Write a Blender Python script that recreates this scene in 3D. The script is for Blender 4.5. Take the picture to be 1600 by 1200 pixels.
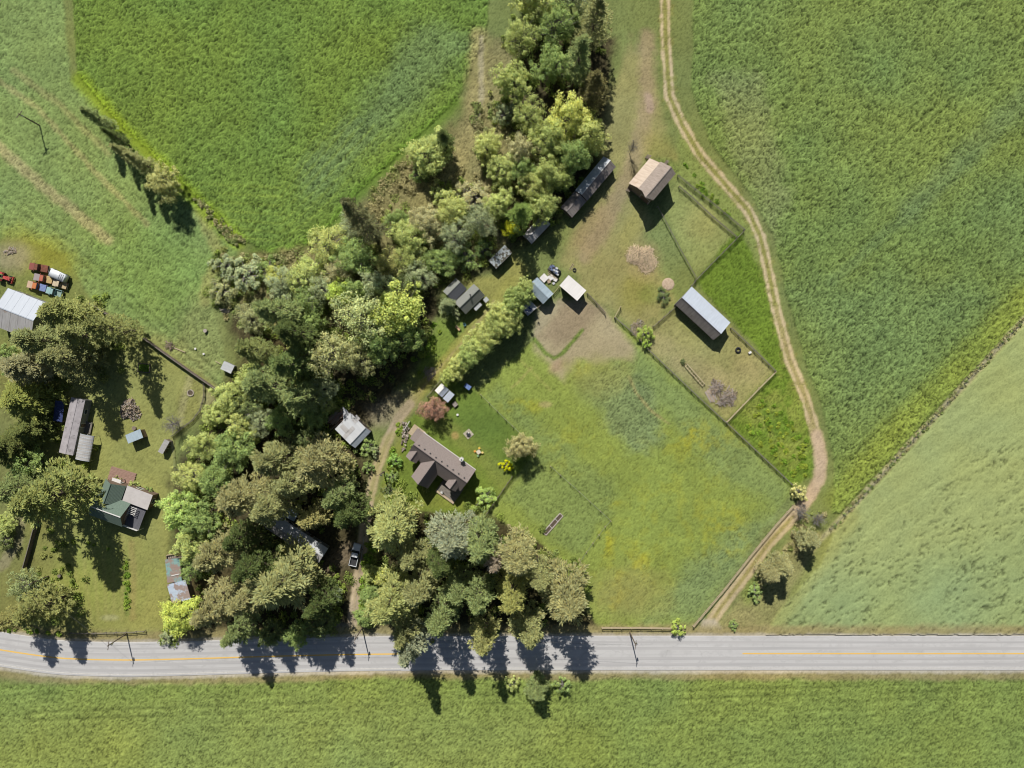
import bpy, bmesh, math, random
import numpy as np
from mathutils import Vector, Matrix

for o in list(bpy.data.objects):
    bpy.data.objects.remove(o, do_unlink=True)
scene = bpy.context.scene
COL = scene.collection
R = math.radians

# ------------------------------------------------------------------ camera
CAM_H = 170.667           # drone height; 24 mm equivalent lens looking straight down
MPP = 0.16                # metres per photo pixel on the ground
cam = bpy.data.cameras.new('camera')
cam.lens = 24.0
cam.sensor_width = 36.0
cam.clip_start = 1.0
cam.clip_end = 3000.0
camo = bpy.data.objects.new('camera', cam)
COL.objects.link(camo)
camo.location = (0, 0, CAM_H)
camo.rotation_euler = (0, 0, 0)
scene.camera = camo

# ------------------------------------------------------------------ sky, sun, exposure
SUN_EL = R(46.5)
SUN_AZ = math.atan2(-0.235, 1.0)
world = bpy.data.worlds.new('World')
scene.world = world
world.use_nodes = True
wn = world.node_tree.nodes
bg = wn['Background']
sky = wn.new('ShaderNodeTexSky')
sky.sky_type = 'NISHITA'
sky.sun_disc = False
sky.sun_elevation = SUN_EL
sky.sun_rotation = SUN_AZ % (2 * math.pi)
world.node_tree.links.new(sky.outputs[0], bg.inputs[0])
bg.inputs[1].default_value = 0.05
sun = bpy.data.lights.new('sun', 'SUN')
sun.energy = 4.95
sun.angle = R(0.53)
sun.color = (1.0, 0.965, 0.91)
suno = bpy.data.objects.new('sun', sun)
COL.objects.link(suno)
sd = Vector((-math.sin(SUN_AZ) * math.cos(SUN_EL), -math.cos(SUN_AZ) * math.cos(SUN_EL), -math.sin(SUN_EL)))
suno.rotation_euler = sd.to_track_quat('-Z', 'Y').to_euler()
suno.location = (-30, 140, 200)
scene.view_settings.view_transform = 'Standard'
scene.view_settings.look = 'None'
scene.view_settings.gamma = 1.0
scene.view_settings.exposure = 0.06
scene.view_settings.use_curve_mapping = False
scene.cycles.pixel_filter_type = 'BLACKMAN_HARRIS'
scene.cycles.filter_width = 1.1

# ------------------------------------------------------------------ helpers
KALB = 0.80               # photo colour (sRGB, sunlit) -> base colour


def s2l(c):
    c = np.asarray(c, dtype=float) / 255.0
    return np.where(c <= 0.04045, c / 12.92, ((c + 0.055) / 1.055) ** 2.4)


def alb(c, k=None):
    return tuple(np.clip(s2l(c) * (KALB if k is None else k), 0, 0.85))


def P(px, py, z=0.0):
    """A photo pixel and the height of what stands there -> a point in the world."""
    k = MPP * (CAM_H - z) / CAM_H
    return Vector(((px - 800) * k, (600 - py) * k, z))


def setp(o, label=None, cat=None, group=None, kind=None):
    if label: o['label'] = label
    if cat: o['category'] = cat
    if group: o['group'] = group
    if kind: o['kind'] = kind
    return o


def obj(name, data, parent=None, loc=None, rotz=None):
    o = bpy.data.objects.new(name, data)
    COL.objects.link(o)
    if parent is not None: o.parent = parent
    if loc is not None: o.location = loc
    if rotz is not None: o.rotation_euler = (0, 0, rotz)
    return o


def thing(name, label, cat, loc=(0, 0, 0), rotz=0.0, group=None):
    o = obj(name, None, None, loc, rotz)
    o.empty_display_size = 0.5
    return setp(o, label, cat, group)


# ---- materials
MATS = {}


def mat(name, col, rough=0.8, col2=None, scale=2.0, amt=0.5, bump=0.0, bscale=None, metallic=0.0, spec=0.3,
        stretch=None, detail=6.0, stain=None, stain_scale=0.6, stain_lo=0.55, stain_hi=0.65):
    if name in MATS: return MATS[name]
    m = bpy.data.materials.new(name)
    m.use_nodes = True
    nt = m.node_tree
    N, L = nt.nodes, nt.links
    b = N['Principled BSDF']
    b.inputs['Roughness'].default_value = rough
    b.inputs['Metallic'].default_value = metallic
    b.inputs['Specular IOR Level'].default_value = spec
    tc = N.new('ShaderNodeTexCoord')
    mp = N.new('ShaderNodeMapping')
    L.new(tc.outputs['Object'], mp.inputs[0])
    if stretch: mp.inputs['Scale'].default_value = stretch
    nz = N.new('ShaderNodeTexNoise')
    nz.inputs['Scale'].default_value = scale
    nz.inputs['Detail'].default_value = detail
    L.new(mp.outputs[0], nz.inputs[0])
    rp = N.new('ShaderNodeValToRGB')
    c1 = col
    c2 = col2 if col2 is not None else tuple(v * (1 - amt) for v in col)
    rp.color_ramp.elements[0].position = 0.32
    rp.color_ramp.elements[1].position = 0.68
    rp.color_ramp.elements[0].color = (*c2, 1)
    rp.color_ramp.elements[1].color = (*c1, 1)
    L.new(nz.outputs['Fac'], rp.inputs[0])
    out = rp.outputs[0]
    if stain is not None:
        n2 = N.new('ShaderNodeTexNoise')
        n2.inputs['Scale'].default_value = stain_scale
        n2.inputs['Detail'].default_value = 9.0
        n2.inputs['Roughness'].default_value = 0.65
        L.new(tc.outputs['Object'], n2.inputs[0])
        r2 = N.new('ShaderNodeValToRGB')
        r2.color_ramp.elements[0].position = stain_lo
        r2.color_ramp.elements[1].position = stain_hi
        L.new(n2.outputs['Fac'], r2.inputs[0])
        mx = N.new('ShaderNodeMix'); mx.data_type = 'RGBA'
        L.new(r2.outputs[0], mx.inputs[0])
        L.new(out, mx.inputs[6])
        mx.inputs[7].default_value = (*stain, 1)
        out = mx.outputs[2]
    L.new(out, b.inputs['Base Color'])
    if bump > 0:
        n3 = N.new('ShaderNodeTexNoise')
        n3.inputs['Scale'].default_value = bscale or scale * 3
        n3.inputs['Detail'].default_value = 4
        L.new(mp.outputs[0], n3.inputs[0])
        bp = N.new('ShaderNodeBump')
        bp.inputs['Strength'].default_value = bump
        bp.inputs['Distance'].default_value = 0.1
        L.new(n3.outputs['Fac'], bp.inputs['Height'])
        L.new(bp.outputs[0], b.inputs['Normal'])
    MATS[name] = m
    return m


def foliage_mat(name, use_object_color=True):
    m = bpy.data.materials.new(name)
    m.use_nodes = True
    nt = m.node_tree
    N, L = nt.nodes, nt.links
    N.remove(N['Principled BSDF'])
    at = N.new('ShaderNodeAttribute'); at.attribute_name = 'Col'
    src = at.outputs['Color']
    if use_object_color:
        oi = N.new('ShaderNodeObjectInfo')
        mx = N.new('ShaderNodeMix'); mx.data_type = 'RGBA'; mx.blend_type = 'MULTIPLY'
        mx.inputs[0].default_value = 1.0
        L.new(oi.outputs['Color'], mx.inputs[6]); L.new(at.outputs['Color'], mx.inputs[7])
        src = mx.outputs[2]
    d = N.new('ShaderNodeBsdfDiffuse')
    t = N.new('ShaderNodeBsdfTranslucent')
    L.new(src, d.inputs[0]); L.new(src, t.inputs[0])
    ms = N.new('ShaderNodeMixShader'); ms.inputs[0].default_value = 0.14
    L.new(d.outputs[0], ms.inputs[1]); L.new(t.outputs[0], ms.inputs[2])
    L.new(ms.outputs[0], N['Material Output'].inputs[0])
    return m


# ---- mesh builder
class MB:
    def __init__(self):
        self.v = []; self.f = []

    def quad(self, a, b, c, d):
        n = len(self.v); self.v += [tuple(a), tuple(b), tuple(c), tuple(d)]; self.f.append((n, n + 1, n + 2, n + 3))

    def tri(self, a, b, c):
        n = len(self.v); self.v += [tuple(a), tuple(b), tuple(c)]; self.f.append((n, n + 1, n + 2))

    def hexa(self, p):
        """8 corners: bottom ring 0-3, top ring 4-7"""
        n = len(self.v); self.v += [tuple(q) for q in p]
        for q in ((3, 2, 1, 0), (4, 5, 6, 7), (0, 1, 5, 4), (1, 2, 6, 5), (2, 3, 7, 6), (3, 0, 4, 7)):
            self.f.append(tuple(n + i for i in q))

    def box(self, x0, x1, y0, y1, z0, z1):
        self.hexa([(x0, y0, z0), (x1, y0, z0), (x1, y1, z0), (x0, y1, z0), (x0, y0, z1), (x1, y0, z1), (x1, y1, z1), (x0, y1, z1)])

    def slab(self, a, b, c, d, t):
        """quad a-b-c-d (top surface, counter-clockwise) thickened downward along its normal"""
        a, b, c, d = map(Vector, (a, b, c, d))
        n = (b - a).cross(d - a).normalized()
        if n.z < 0: n = -n
        k = n * t
        self.hexa([a - k, b - k, c - k, d - k, a, b, c, d])

    def beam(self, a, b, w, h):
        """bar from a to b, w wide and h tall (centred)"""
        a, b = Vector(a), Vector(b)
        x = (b - a).normalized()
        up = Vector((0, 0, 1)) if abs(x.z) < 0.95 else Vector((1, 0, 0))
        y = up.cross(x).normalized(); z = x.cross(y)
        y *= w / 2; z *= h / 2
        self.hexa([a - y - z, b - y - z, b + y - z, a + y - z, a - y + z, b - y + z, b + y + z, a + y + z])

    def tube(self, pts, rad, n=7, cap=True):
        pts = [Vector(p) for p in pts]
        rings = []
        for i, p in enumerate(pts):
            d = (pts[min(i + 1, len(pts) - 1)] - pts[max(i - 1, 0)])
            if d.length < 1e-6: d = Vector((0, 0, 1))
            d.normalize()
            u = Vector((1, 0, 0)) if abs(d.x) < 0.9 else Vector((0, 1, 0))
            s = d.cross(u).normalized(); t = d.cross(s)
            r = rad[i] if isinstance(rad, (list, tuple)) else rad
            base = len(self.v)
            for k in range(n):
                a = 2 * math.pi * k / n
                self.v.append(tuple(p + s * (r * math.cos(a)) + t * (r * math.sin(a))))
            rings.append(base)
        for i in range(len(rings) - 1):
            for k in range(n):
                self.f.append((rings[i] + k, rings[i] + (k + 1) % n, rings[i + 1] + (k + 1) % n, rings[i + 1] + k))
        if cap:
            self.f.append(tuple(rings[0] + k for k in reversed(range(n))))
            self.f.append(tuple(rings[-1] + k for k in range(n)))

    def prism(self, prof, y0, y1, inset=0.0):
        """side profile [(x,z)...] extruded across y"""
        n = len(prof); b = len(self.v)
        for (x, z) in prof: self.v.append((x, y0, z))
        for (x, z) in prof: self.v.append((x, y1, z))
        self.f.append(tuple(b + i for i in range(n)))
        self.f.append(tuple(b + n + i for i in reversed(range(n))))
        for i in range(n):
            j = (i + 1) % n
            self.f.append((b + j, b + i, b + n + i, b + n + j))

    def mesh(self, name, m=None, bevel=0.0, smooth=False, seg=1):
        me = bpy.data.meshes.new(name)
        me.from_pydata(self.v, [], self.f)
        bm = bmesh.new(); bm.from_mesh(me)
        if bevel > 0:
            bmesh.ops.remove_doubles(bm, verts=bm.verts, dist=1e-5)
            bmesh.ops.recalc_face_normals(bm, faces=bm.faces)
            bmesh.ops.bevel(bm, geom=list(bm.edges), offset=bevel, segments=seg, affect='EDGES', clamp_overlap=True)
        bmesh.ops.recalc_face_normals(bm, faces=bm.faces)
        bm.to_mesh(me); bm.free()
        if smooth:
            for p in me.polygons: p.use_smooth = True
        if m is not None: me.materials.append(m)
        me.update()
        return me

    def build(self, name, m, parent=None, bevel=0.0, smooth=False, seg=1, loc=None, rotz=None):
        return obj(name, self.mesh(name, m, bevel, smooth, seg), parent, loc, rotz)


def np_mesh(name, V, F, m, colors=None, smooth=False):
    """V (n,3), F (k,4) -> mesh, quickly"""
    me = bpy.data.meshes.new(name)
    V = np.ascontiguousarray(V, dtype=np.float32); F = np.ascontiguousarray(F, dtype=np.int32)
    k, w = F.shape
    me.vertices.add(len(V)); me.vertices.foreach_set('co', V.ravel())
    me.loops.add(k * w); me.loops.foreach_set('vertex_index', F.ravel())
    me.polygons.add(k)
    me.polygons.foreach_set('loop_start', np.arange(0, k * w, w, dtype=np.int32))
    me.polygons.foreach_set('loop_total', np.full(k, w, dtype=np.int32))
    if smooth: me.polygons.foreach_set('use_smooth', np.ones(k, dtype=bool))
    if colors is not None:
        ca = me.color_attributes.new('Col', 'FLOAT_COLOR', 'POINT')
        c4 = np.ones((len(V), 4), dtype=np.float32); c4[:, :colors.shape[1]] = colors
        ca.data.foreach_set('color', c4.ravel())
    if m is not None: me.materials.append(m)
    me.update(calc_edges=True)
    return me


# ---- noise
_rs = np.random.RandomState(11)
_LAT = _rs.rand(512, 512)


def vnoise(X, Y, scale, seed=0):
    x = X / scale + seed * 17.31; y = Y / scale + seed * 41.77
    xi = np.floor(x).astype(int); yi = np.floor(y).astype(int)
    fx = x - xi; fy = y - yi
    fx = fx * fx * (3 - 2 * fx); fy = fy * fy * (3 - 2 * fy)
    g = lambda i, j: _LAT[(i + seed * 7) % 512, (j + seed * 13) % 512]
    return (g(xi, yi) * (1 - fx) + g(xi + 1, yi) * fx) * (1 - fy) + (g(xi, yi + 1) * (1 - fx) + g(xi + 1, yi + 1) * fx) * fy


def fbm(X, Y, scale, seed=0, octv=4, gain=0.5):
    s = 0; a = 1; t = 0
    for k in range(octv):
        s = s + a * vnoise(X, Y, scale / 2 ** k, seed + k); t += a; a *= gain
    return s / t


def sstep(a, b, x):
    t = np.clip((x - a) / (b - a), 0, 1)
    return t * t * (3 - 2 * t)

# ================================================================== THE GROUND
def ground_material():
    m = bpy.data.materials.new('ground_cover')
    m.use_nodes = True
    nt = m.node_tree; N, L = nt.nodes, nt.links
    b = N['Principled BSDF']; b.inputs['Roughness'].default_value = 0.95
    b.inputs['Specular IOR Level'].default_value = 0.1
    at = N.new('ShaderNodeAttribute'); at.attribute_name = 'Col'
    ge = N.new('ShaderNodeNewGeometry')
    n1 = N.new('ShaderNodeTexNoise'); n1.inputs['Scale'].default_value = 3.0; n1.inputs['Detail'].default_value = 5
    n1.inputs['Roughness'].default_value = 0.7
    L.new(ge.outputs['Position'], n1.inputs[0])
    rp = N.new('ShaderNodeMapRange')
    rp.inputs[1].default_value = 0.25; rp.inputs[2].default_value = 0.75
    rp.inputs[3].default_value = 0.66; rp.inputs[4].default_value = 1.32
    L.new(n1.outputs['Fac'], rp.inputs[0])
    lo = N.new('ShaderNodeMapRange'); lo.inputs[1].default_value = 0.2; lo.inputs[3].default_value = 0.84; lo.inputs[4].default_value = 0.62
    hi = N.new('ShaderNodeMapRange'); hi.inputs[1].default_value = 0.2; hi.inputs[3].default_value = 1.15; hi.inputs[4].default_value = 1.36
    L.new(at.outputs['Alpha'], lo.inputs[0]); L.new(at.outputs['Alpha'], hi.inputs[0])
    L.new(lo.outputs[0], rp.inputs[3]); L.new(hi.outputs[0], rp.inputs[4])
    mx = N.new('ShaderNodeMix'); mx.data_type = 'RGBA'; mx.blend_type = 'MULTIPLY'; mx.inputs[0].default_value = 1
    L.new(at.outputs['Color'], mx.inputs[6]); L.new(rp.outputs[0], mx.inputs[7])
    L.new(mx.outputs[2], b.inputs['Base Color'])
    n2 = N.new('ShaderNodeTexNoise'); n2.inputs['Scale'].default_value = 5.0; n2.inputs['Detail'].default_value = 3
    L.new(ge.outputs['Position'], n2.inputs[0])
    bp = N.new('ShaderNodeBump'); bp.inputs['Strength'].default_value = 0.6; bp.inputs['Distance'].default_value = 0.12
    st = N.new('ShaderNodeMapRange'); st.inputs[1].default_value = 0.2; st.inputs[3].default_value = 0.25; st.inputs[4].default_value = 0.8
    L.new(at.outputs['Alpha'], st.inputs[0]); L.new(st.outputs[0], bp.inputs['Strength'])
    L.new(n2.outputs['Fac'], bp.inputs['Height']); L.new(bp.outputs[0], b.inputs['Normal'])
    return m


GM = ground_material()
GX0, GX1, GY0, GY1, GD = -166.0, 166.0, -130.0, 130.0, 0.34
gx = np.arange(GX0, GX1 + 1e-6, GD); gy = np.arange(GY0, GY1 + 1e-6, GD)
nx, ny = len(gx), len(gy)
X, Y = np.meshgrid(gx, gy)                  # (ny,nx)
U = 800 + X / MPP; V = 600 - Y / MPP        # photo pixels on the ground
WOB = (fbm(U, V, 26, 3, 4) - 0.5) * 2       # shared edge wobble
WOB2 = (fbm(U, V, 9, 9, 3) - 0.5) * 2
FINE = _rs.rand(ny, nx)
LOW = fbm(U, V, 120, 21, 4)
MID = fbm(U, V, 30, 31, 4)
CLUMP = fbm(U, V, 5.5, 41, 2, 0.6)

C = np.empty((ny, nx, 3))
C[:] = s2l((124, 134, 78))
Z = (MID - 0.5) * 0.06 + (FINE - 0.5) * 0.05
RID = np.zeros((ny, nx), dtype=np.uint8)
RUF = np.full((ny, nx), 0.35)                # how coarse the growth is


def win(x0, x1, y0, y1):
    i0 = max(0, int((x0 - U[0, 0]) * MPP / GD)); i1 = min(nx, int((x1 - U[0, 0]) * MPP / GD) + 2)
    j0 = max(0, int((V[0, 0] - y1) * MPP / GD)); j1 = min(ny, int((V[0, 0] - y0) * MPP / GD) + 2)
    return slice(j0, max(j1, j0)), slice(i0, max(i1, i0))


def poly_sd(poly, pad):
    xs = [p[0] for p in poly]; ys = [p[1] for p in poly]
    w = win(min(xs) - pad, max(xs) + pad, min(ys) - pad, max(ys) + pad)
    u, v = U[w], V[w]
    d = np.full(u.shape, 1e9); ins = np.zeros(u.shape, dtype=bool)
    n = len(poly)
    for i in range(n):
        ax, ay = poly[i]; bx, by = poly[(i + 1) % n]
        ex, ey = bx - ax, by - ay
        l2 = ex * ex + ey * ey + 1e-9
        t = np.clip(((u - ax) * ex + (v - ay) * ey) / l2, 0, 1)
        d = np.minimum(d, np.hypot(u - ax - t * ex, v - ay - t * ey))
        c = ((ay > v) != (by > v)) & (u < ex * (v - ay) / (by - ay + 1e-12) + ax)
        ins ^= c
    return w, np.where(ins, d, -d)


def line_d(pts, pad):
    xs = [p[0] for p in pts]; ys = [p[1] for p in pts]
    w = win(min(xs) - pad, max(xs) + pad, min(ys) - pad, max(ys) + pad)
    u, v = U[w], V[w]
    d = np.full(u.shape, 1e9)
    for (ax, ay), (bx, by) in zip(pts[:-1], pts[1:]):
        ex, ey = bx - ax, by - ay
        l2 = ex * ex + ey * ey + 1e-9
        t = np.clip(((u - ax) * ex + (v - ay) * ey) / l2, 0, 1)
        d = np.minimum(d, np.hypot(u - ax - t * ex, v - ay - t * ey))
    return w, d


def paint(w, mk, col, amp=None, hn=None):
    r, g, bl = col
    if g > r and g > bl + 20: col = (r + 9, g - 3, bl + 9)
    lin = s2l(col)
    C[w] = C[w] * (1 - mk[..., None]) + lin * mk[..., None]
    if amp is not None:
        h = (CLUMP[w] - 0.5) * amp * 1.3 + (FINE[w] - 0.5) * amp * 1.1
        Z[w] = Z[w] * (1 - mk) + h * mk
        RUF[w] = RUF[w] * (1 - mk) + min(1.0, 0.14 + amp * 3.2) * mk


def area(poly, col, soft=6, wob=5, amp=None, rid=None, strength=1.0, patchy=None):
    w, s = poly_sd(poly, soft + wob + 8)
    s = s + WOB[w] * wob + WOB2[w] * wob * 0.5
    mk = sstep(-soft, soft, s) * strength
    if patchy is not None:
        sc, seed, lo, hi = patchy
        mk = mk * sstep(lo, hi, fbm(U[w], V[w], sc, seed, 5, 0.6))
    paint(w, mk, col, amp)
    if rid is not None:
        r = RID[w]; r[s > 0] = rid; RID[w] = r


def stripe(pts, half, col, soft=3, wob=2, strength=1.0, rid=None, amp=None, off=0.0, patchy=None, rid_half=None):
    w, d = line_d(pts, half + off + soft + wob + 6)
    dd = np.abs(d - off) + WOB2[w] * wob
    mk = (1 - sstep(half - soft, half + soft, dd)) * strength
    if patchy is not None:
        sc, seed, lo, hi = patchy
        mk = mk * sstep(lo, hi, fbm(U[w], V[w], sc, seed, 4, 0.6))
    paint(w, mk, col, amp)
    if rid is not None:
        r = RID[w]; r[d < (rid_half or (half + off))] = rid; RID[w] = r


def blob(cx, cy, rx, ry, col, soft=0.35, ang=0, strength=1.0, amp=None, wob=0.35, patchy=None):
    m = max(rx, ry) * 1.8
    w = win(cx - m, cx + m, cy - m, cy + m)
    u, v = U[w] - cx, V[w] - cy
    ca, sa = math.cos(R(ang)), math.sin(R(ang))
    d = np.hypot((u * ca + v * sa) / rx, (-u * sa + v * ca) / ry) + WOB[w] * wob + WOB2[w] * wob * 0.4
    mk = (1 - sstep(1 - soft, 1 + soft, d)) * strength
    if patchy is not None:
        sc, seed, lo, hi = patchy
        mk = mk * sstep(lo, hi, fbm(U[w], V[w], sc, seed, 4, 0.6))
    paint(w, mk, col, amp)


# --- large fields
FAR = 420
area([(-FAR, -FAR), (60, -FAR), (110, 120), (185, 205), (300, 312), (375, 385), (352, 440), (332, 480), (352, 560), (345, 605), (145, 470), (100, 400), (40, 372), (-FAR, 372)],
     (114, 146, 76), 4, 3, 0.16, 2)
blob(250, 420, 110, 70, (108, 146, 66), 0.5, 30, 0.7, 0.18)
blob(320, 530, 40, 70, (124, 142, 78), 0.5, -10, 0.7)
stripe([(-60, 180), (10, 240), (60, 285), (170, 375)], 8, (168, 158, 118), 5, 4, 0.65)
stripe([(-10, 120), (60, 170), (150, 270), (230, 350)], 4, (165, 155, 110), 3, 3, 0.45)
stripe([(20, 110), (90, 160), (170, 240)], 5, (158, 150, 105), 4, 3, 0.4)
blob(60, 395, 60, 28, (138, 152, 48), 0.6, 20, 0.7)
blob(20, 400, 30, 22, (150, 152, 120), 0.6, 0, 0.6)
stripe([(312, 330), (345, 400), (325, 440), (320, 470)], 9, (150, 150, 92), 6, 4, 0.7)
blob(250, 545, 60, 22, (146, 146, 88), 0.6, 25, 0.7)
area([(95, -FAR), (120, 118), (188, 196), (300, 302), (372, 372), (420, 400), (470, 388), (520, 350), (560, 300), (640, 225), (712, 160), (760, 60), (790, -FAR)],
     (97, 132, 50), 3, 3, 0.26, 1)
area([(480, 330), (600, 210), (760, 60), (650, 40), (560, 170), (470, 260)], (96, 130, 74), 25, 14, None, None, 0.7)
blob(420, 340, 60, 50, (92, 132, 58), 0.7, 0, 0.5)
stripe([(125, 125), (190, 200), (300, 306), (370, 376)], 12, (128, 164, 34), 9, 4, 0.75)
stripe([(400, 398), (470, 390), (520, 352), (560, 302), (640, 228), (712, 162)], 9, (92, 136, 40), 7, 3, 0.7)
for k in range(7):
    o = 18 + 14 * k
    stripe([(390 - o, 388 - o), (440, 396 - o), (510 - o * 0.4, 345 - o), (630 - o, 225 - o * 0.6)], 1.6, (124, 158, 60), 2, 2, 0.35)
# upper right crop
area([(1092, -FAR), (1080, 140), (1110, 225), (1168, 300), (1208, 370), (1226, 450), (1254, 550), (1284, 640), (1304, 720), (1300, 800), (1312, 802), (1615, 478), (2400, -370), (2400, -FAR)],
     (106, 134, 62), 3, 3, 0.28, 3)
area([(1110, 120), (1190, 120), (1230, 300), (1210, 380), (1150, 270)], (128, 142, 88), 18, 14, None, None, 0.45)
stripe([(1420, 330), (1520, 230), (1640, 120)], 18, (98, 126, 72), 14, 6, 0.55)
stripe([(1300, 440), (1400, 350), (1560, 210)], 9, (92, 122, 66), 7, 4, 0.5)
area([(1230, 450), (1500, 430), (1560, 470), (1330, 700), (1300, 690)], (100, 132, 72), 40, 18, None, None, 0.6)
area([(1500, 300), (1640, 240), (1640, 450), (1560, 420)], (98, 130, 70), 30, 16, None, None, 0.4)
stripe([(1600, 470), (1500, 575), (1400, 675), (1310, 780)], 22, (124, 148, 56), 16, 5, 0.75)
# right pale field
area([(2400, -350), (1618, 488), (1302, 832), (1284, 880), (1214, 960), (1196, 992), (2400, 992)], (147, 171, 102), 2.5, 2, 0.075, 4)
area([(1215, 940), (1600, 820), (2300, 800), (2300, 1000), (1200, 1000)], (134, 164, 98), 40, 12, None, None, 0.5)
stripe([(1640, 455), (1600, 499), (1300, 826), (1266, 858)], 4.5, (168, 174, 126), 3, 2, 0.85, None, 0.2)
stripe([(1210, 975), (1290, 860), (1330, 806)], 14, (150, 160, 78), 10, 4, 0.4)
# --- left yard and the land about the buildings
area([(145, 478), (342, 606), (322, 640), (272, 690), (276, 780), (262, 860), (268, 905), (288, 988), (100, 988), (70, 945), (20, 700), (20, 540)], (141, 150, 80), 4, 4, 0.05, 7)
blob(150, 900, 70, 70, (128, 146, 66), 0.6, 0, 0.6)
for k in range(6):
    stripe([(112 + 16 * k, 830), (118 + 15 * k, 900), (130 + 12 * k, 970)], 2.5, (148, 152, 86), 2.5, 2, 0.35)
stripe([(205, 850), (209, 900), (207, 965)], 5, (156, 142, 92), 4, 2, 0.7)
stripe([(198, 875), (196, 915), (199, 960)], 3, (104, 128, 58), 3, 2, 0.7, None, 0.25)
blob(172, 965, 14, 5, (168, 164, 122), 0.5, 0, 0.8)
blob(120, 945, 6, 25, (160, 160, 108), 0.6, -8, 0.6)
blob(298, 620, 22, 38, (132, 138, 72), 0.5, 10, 0.8, 0.12)
stripe([(296, 590), (284, 640), (282, 664)], 5, (166, 156, 112), 4, 3, 0.7)
blob(330, 630, 16, 24, (158, 148, 108), 0.5, 0, 0.7)
stripe([(-40, 905), (6, 880), (24, 850), (30, 815)], 9, (176, 166, 140), 4, 3, 0.9, 9, None, 0, None, 13)
area([(-80, 500), (20, 540), (60, 700), (90, 860), (60, 960), (-80, 990)], (118, 128, 66), 12, 8, None, None, 0.6)
# woodland floor, its brown darkened to deepen the shade under the trees
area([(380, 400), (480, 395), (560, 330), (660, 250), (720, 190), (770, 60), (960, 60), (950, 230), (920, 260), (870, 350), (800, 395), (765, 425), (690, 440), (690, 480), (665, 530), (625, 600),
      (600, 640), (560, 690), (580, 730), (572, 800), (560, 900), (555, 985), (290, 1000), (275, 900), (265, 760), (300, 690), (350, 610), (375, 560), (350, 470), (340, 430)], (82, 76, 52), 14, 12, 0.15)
area([(380, 400), (480, 395), (560, 330), (660, 250), (720, 190), (770, 60), (800, 60), (800, 390), (690, 440), (600, 500), (420, 520), (340, 450)], (140, 146, 86), 14, 10, 0.14, None, 0.85)
area([(590, 320), (640, 250), (720, 300), (780, 230), (790, 330), (700, 360)], (166, 154, 110), 14, 12, None, None, 0.6, (36, 57, 0.45, 0.6))
stripe([(750, 60), (745, 150), (740, 200), (715, 250), (700, 300)], 15, (162, 152, 102), 10, 6, 0.8)
stripe([(752, 60), (752, 150), (745, 195)], 4, (176, 166, 138), 3, 2, 0.6)
area([(570, 800), (600, 790), (760, 805), (850, 850), (935, 978), (900, 990), (560, 990), (562, 900)], (74, 70, 46), 8, 8, 0.12)  # grove floor, colour darkened as well so the tree shade looks deeper
stripe([(578, 840), (576, 900), (570, 960)], 12, (116, 140, 60), 8, 5, 0.85, None, 0.15)
# house garden
area([(640, 655), (668, 628), (700, 588), (748, 610), (838, 702), (812, 742), (762, 802), (606, 796), (592, 765), (612, 705)], (106, 136, 48), 4, 4, 0.05, 6)
blob(745, 665, 60, 40, (92, 126, 46), 0.6, 35, 0.6)
blob(690, 780, 60, 16, (130, 146, 60), 0.6, 0, 0.5)
stripe([(690, 660), (760, 720), (790, 760)], 14, (128, 142, 62), 10, 6, 0.45)
blob(711, 681, 6, 6, (176, 150, 92), 0.4, 0, 0.8, None, 0.2)
# clearing by the cabin and the grassy lane
area([(668, 540), (684, 496), (712, 505), (742, 500), (700, 556), (664, 596), (650, 590)], (112, 142, 56), 5, 5, 0.06)
area([(715, 440), (790, 425), (800, 395), (830, 420), (790, 470), (762, 470)], (152, 150, 84), 6, 6, 0.06)
stripe([(628, 650), (660, 608), (692, 570), (730, 524), (768, 478), (800, 440)], 9, (154, 152, 82), 5, 4, 0.9, None, 0.05)
stripe([(655, 612), (690, 572), (735, 520), (772, 470)], 2, (172, 158, 112), 2, 2, 0.6)
# pasture
area([(742, 612), (835, 530), (875, 480), (950, 486), (978, 512), (1100, 627), (1238, 768), (1160, 870), (1080, 976), (935, 978), (850, 850), (765, 802), (842, 706)], (130, 156, 66), 3, 3, 0.08, 5)
area([(975, 540), (1000, 545), (1240, 762), (1215, 795), (1120, 745), (1040, 640), (985, 600)], (116, 146, 80), 16, 10, 0.12, None, 0.7)
blob(985, 640, 42, 66, (114, 142, 86), 0.35, -25, 0.8, 0.2)
blob(940, 610, 40, 25, (122, 148, 82), 0.6, 0, 0.6)
area([(780, 605), (850, 660), (960, 760), (955, 800), (905, 870), (860, 840), (790, 780), (842, 706), (760, 620)], (118, 147, 74), 14, 10, 0.14, None, 0.75)
area([(1235, 790), (1090, 972), (1010, 972), (1070, 890), (1150, 820)], (118, 148, 86), 20, 10, 0.14, None, 0.8)
blob(1000, 945, 60, 26, (122, 150, 74), 0.6, 0, 0.5)
for (cx, cy, rx, ry, st) in ((945, 850, 14, 20, .8), (1078, 680, 22, 18, .7), (985, 895, 50, 40, .45), (1130, 830, 30, 45, .5), (905, 560, 24, 26, .6), (955, 935, 22, 18, .55), (1000, 880, 16, 28, .6), (1090, 690, 60, 30, .45),
                         (820, 634, 34, 10, .5), (955, 785, 14, 8, .7), (900, 700, 60, 40, .25), (1060, 800, 90, 70, .25)):
    blob(cx, cy, rx, ry, (166, 164, 52), 0.6, 0, st * 0.95, None, 0.4, (14, int(cx) % 50, 0.42, 0.66))
blob(985, 925, 55, 40, (146, 152, 84), 0.7, 0, 0.5)
blob(853, 632, 10, 5, (168, 158, 104), 0.5, 0, 0.8)
stripe([(800, 605), (812, 595), (830, 575)], 2, (160, 164, 90), 2, 2, 0.5)
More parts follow.
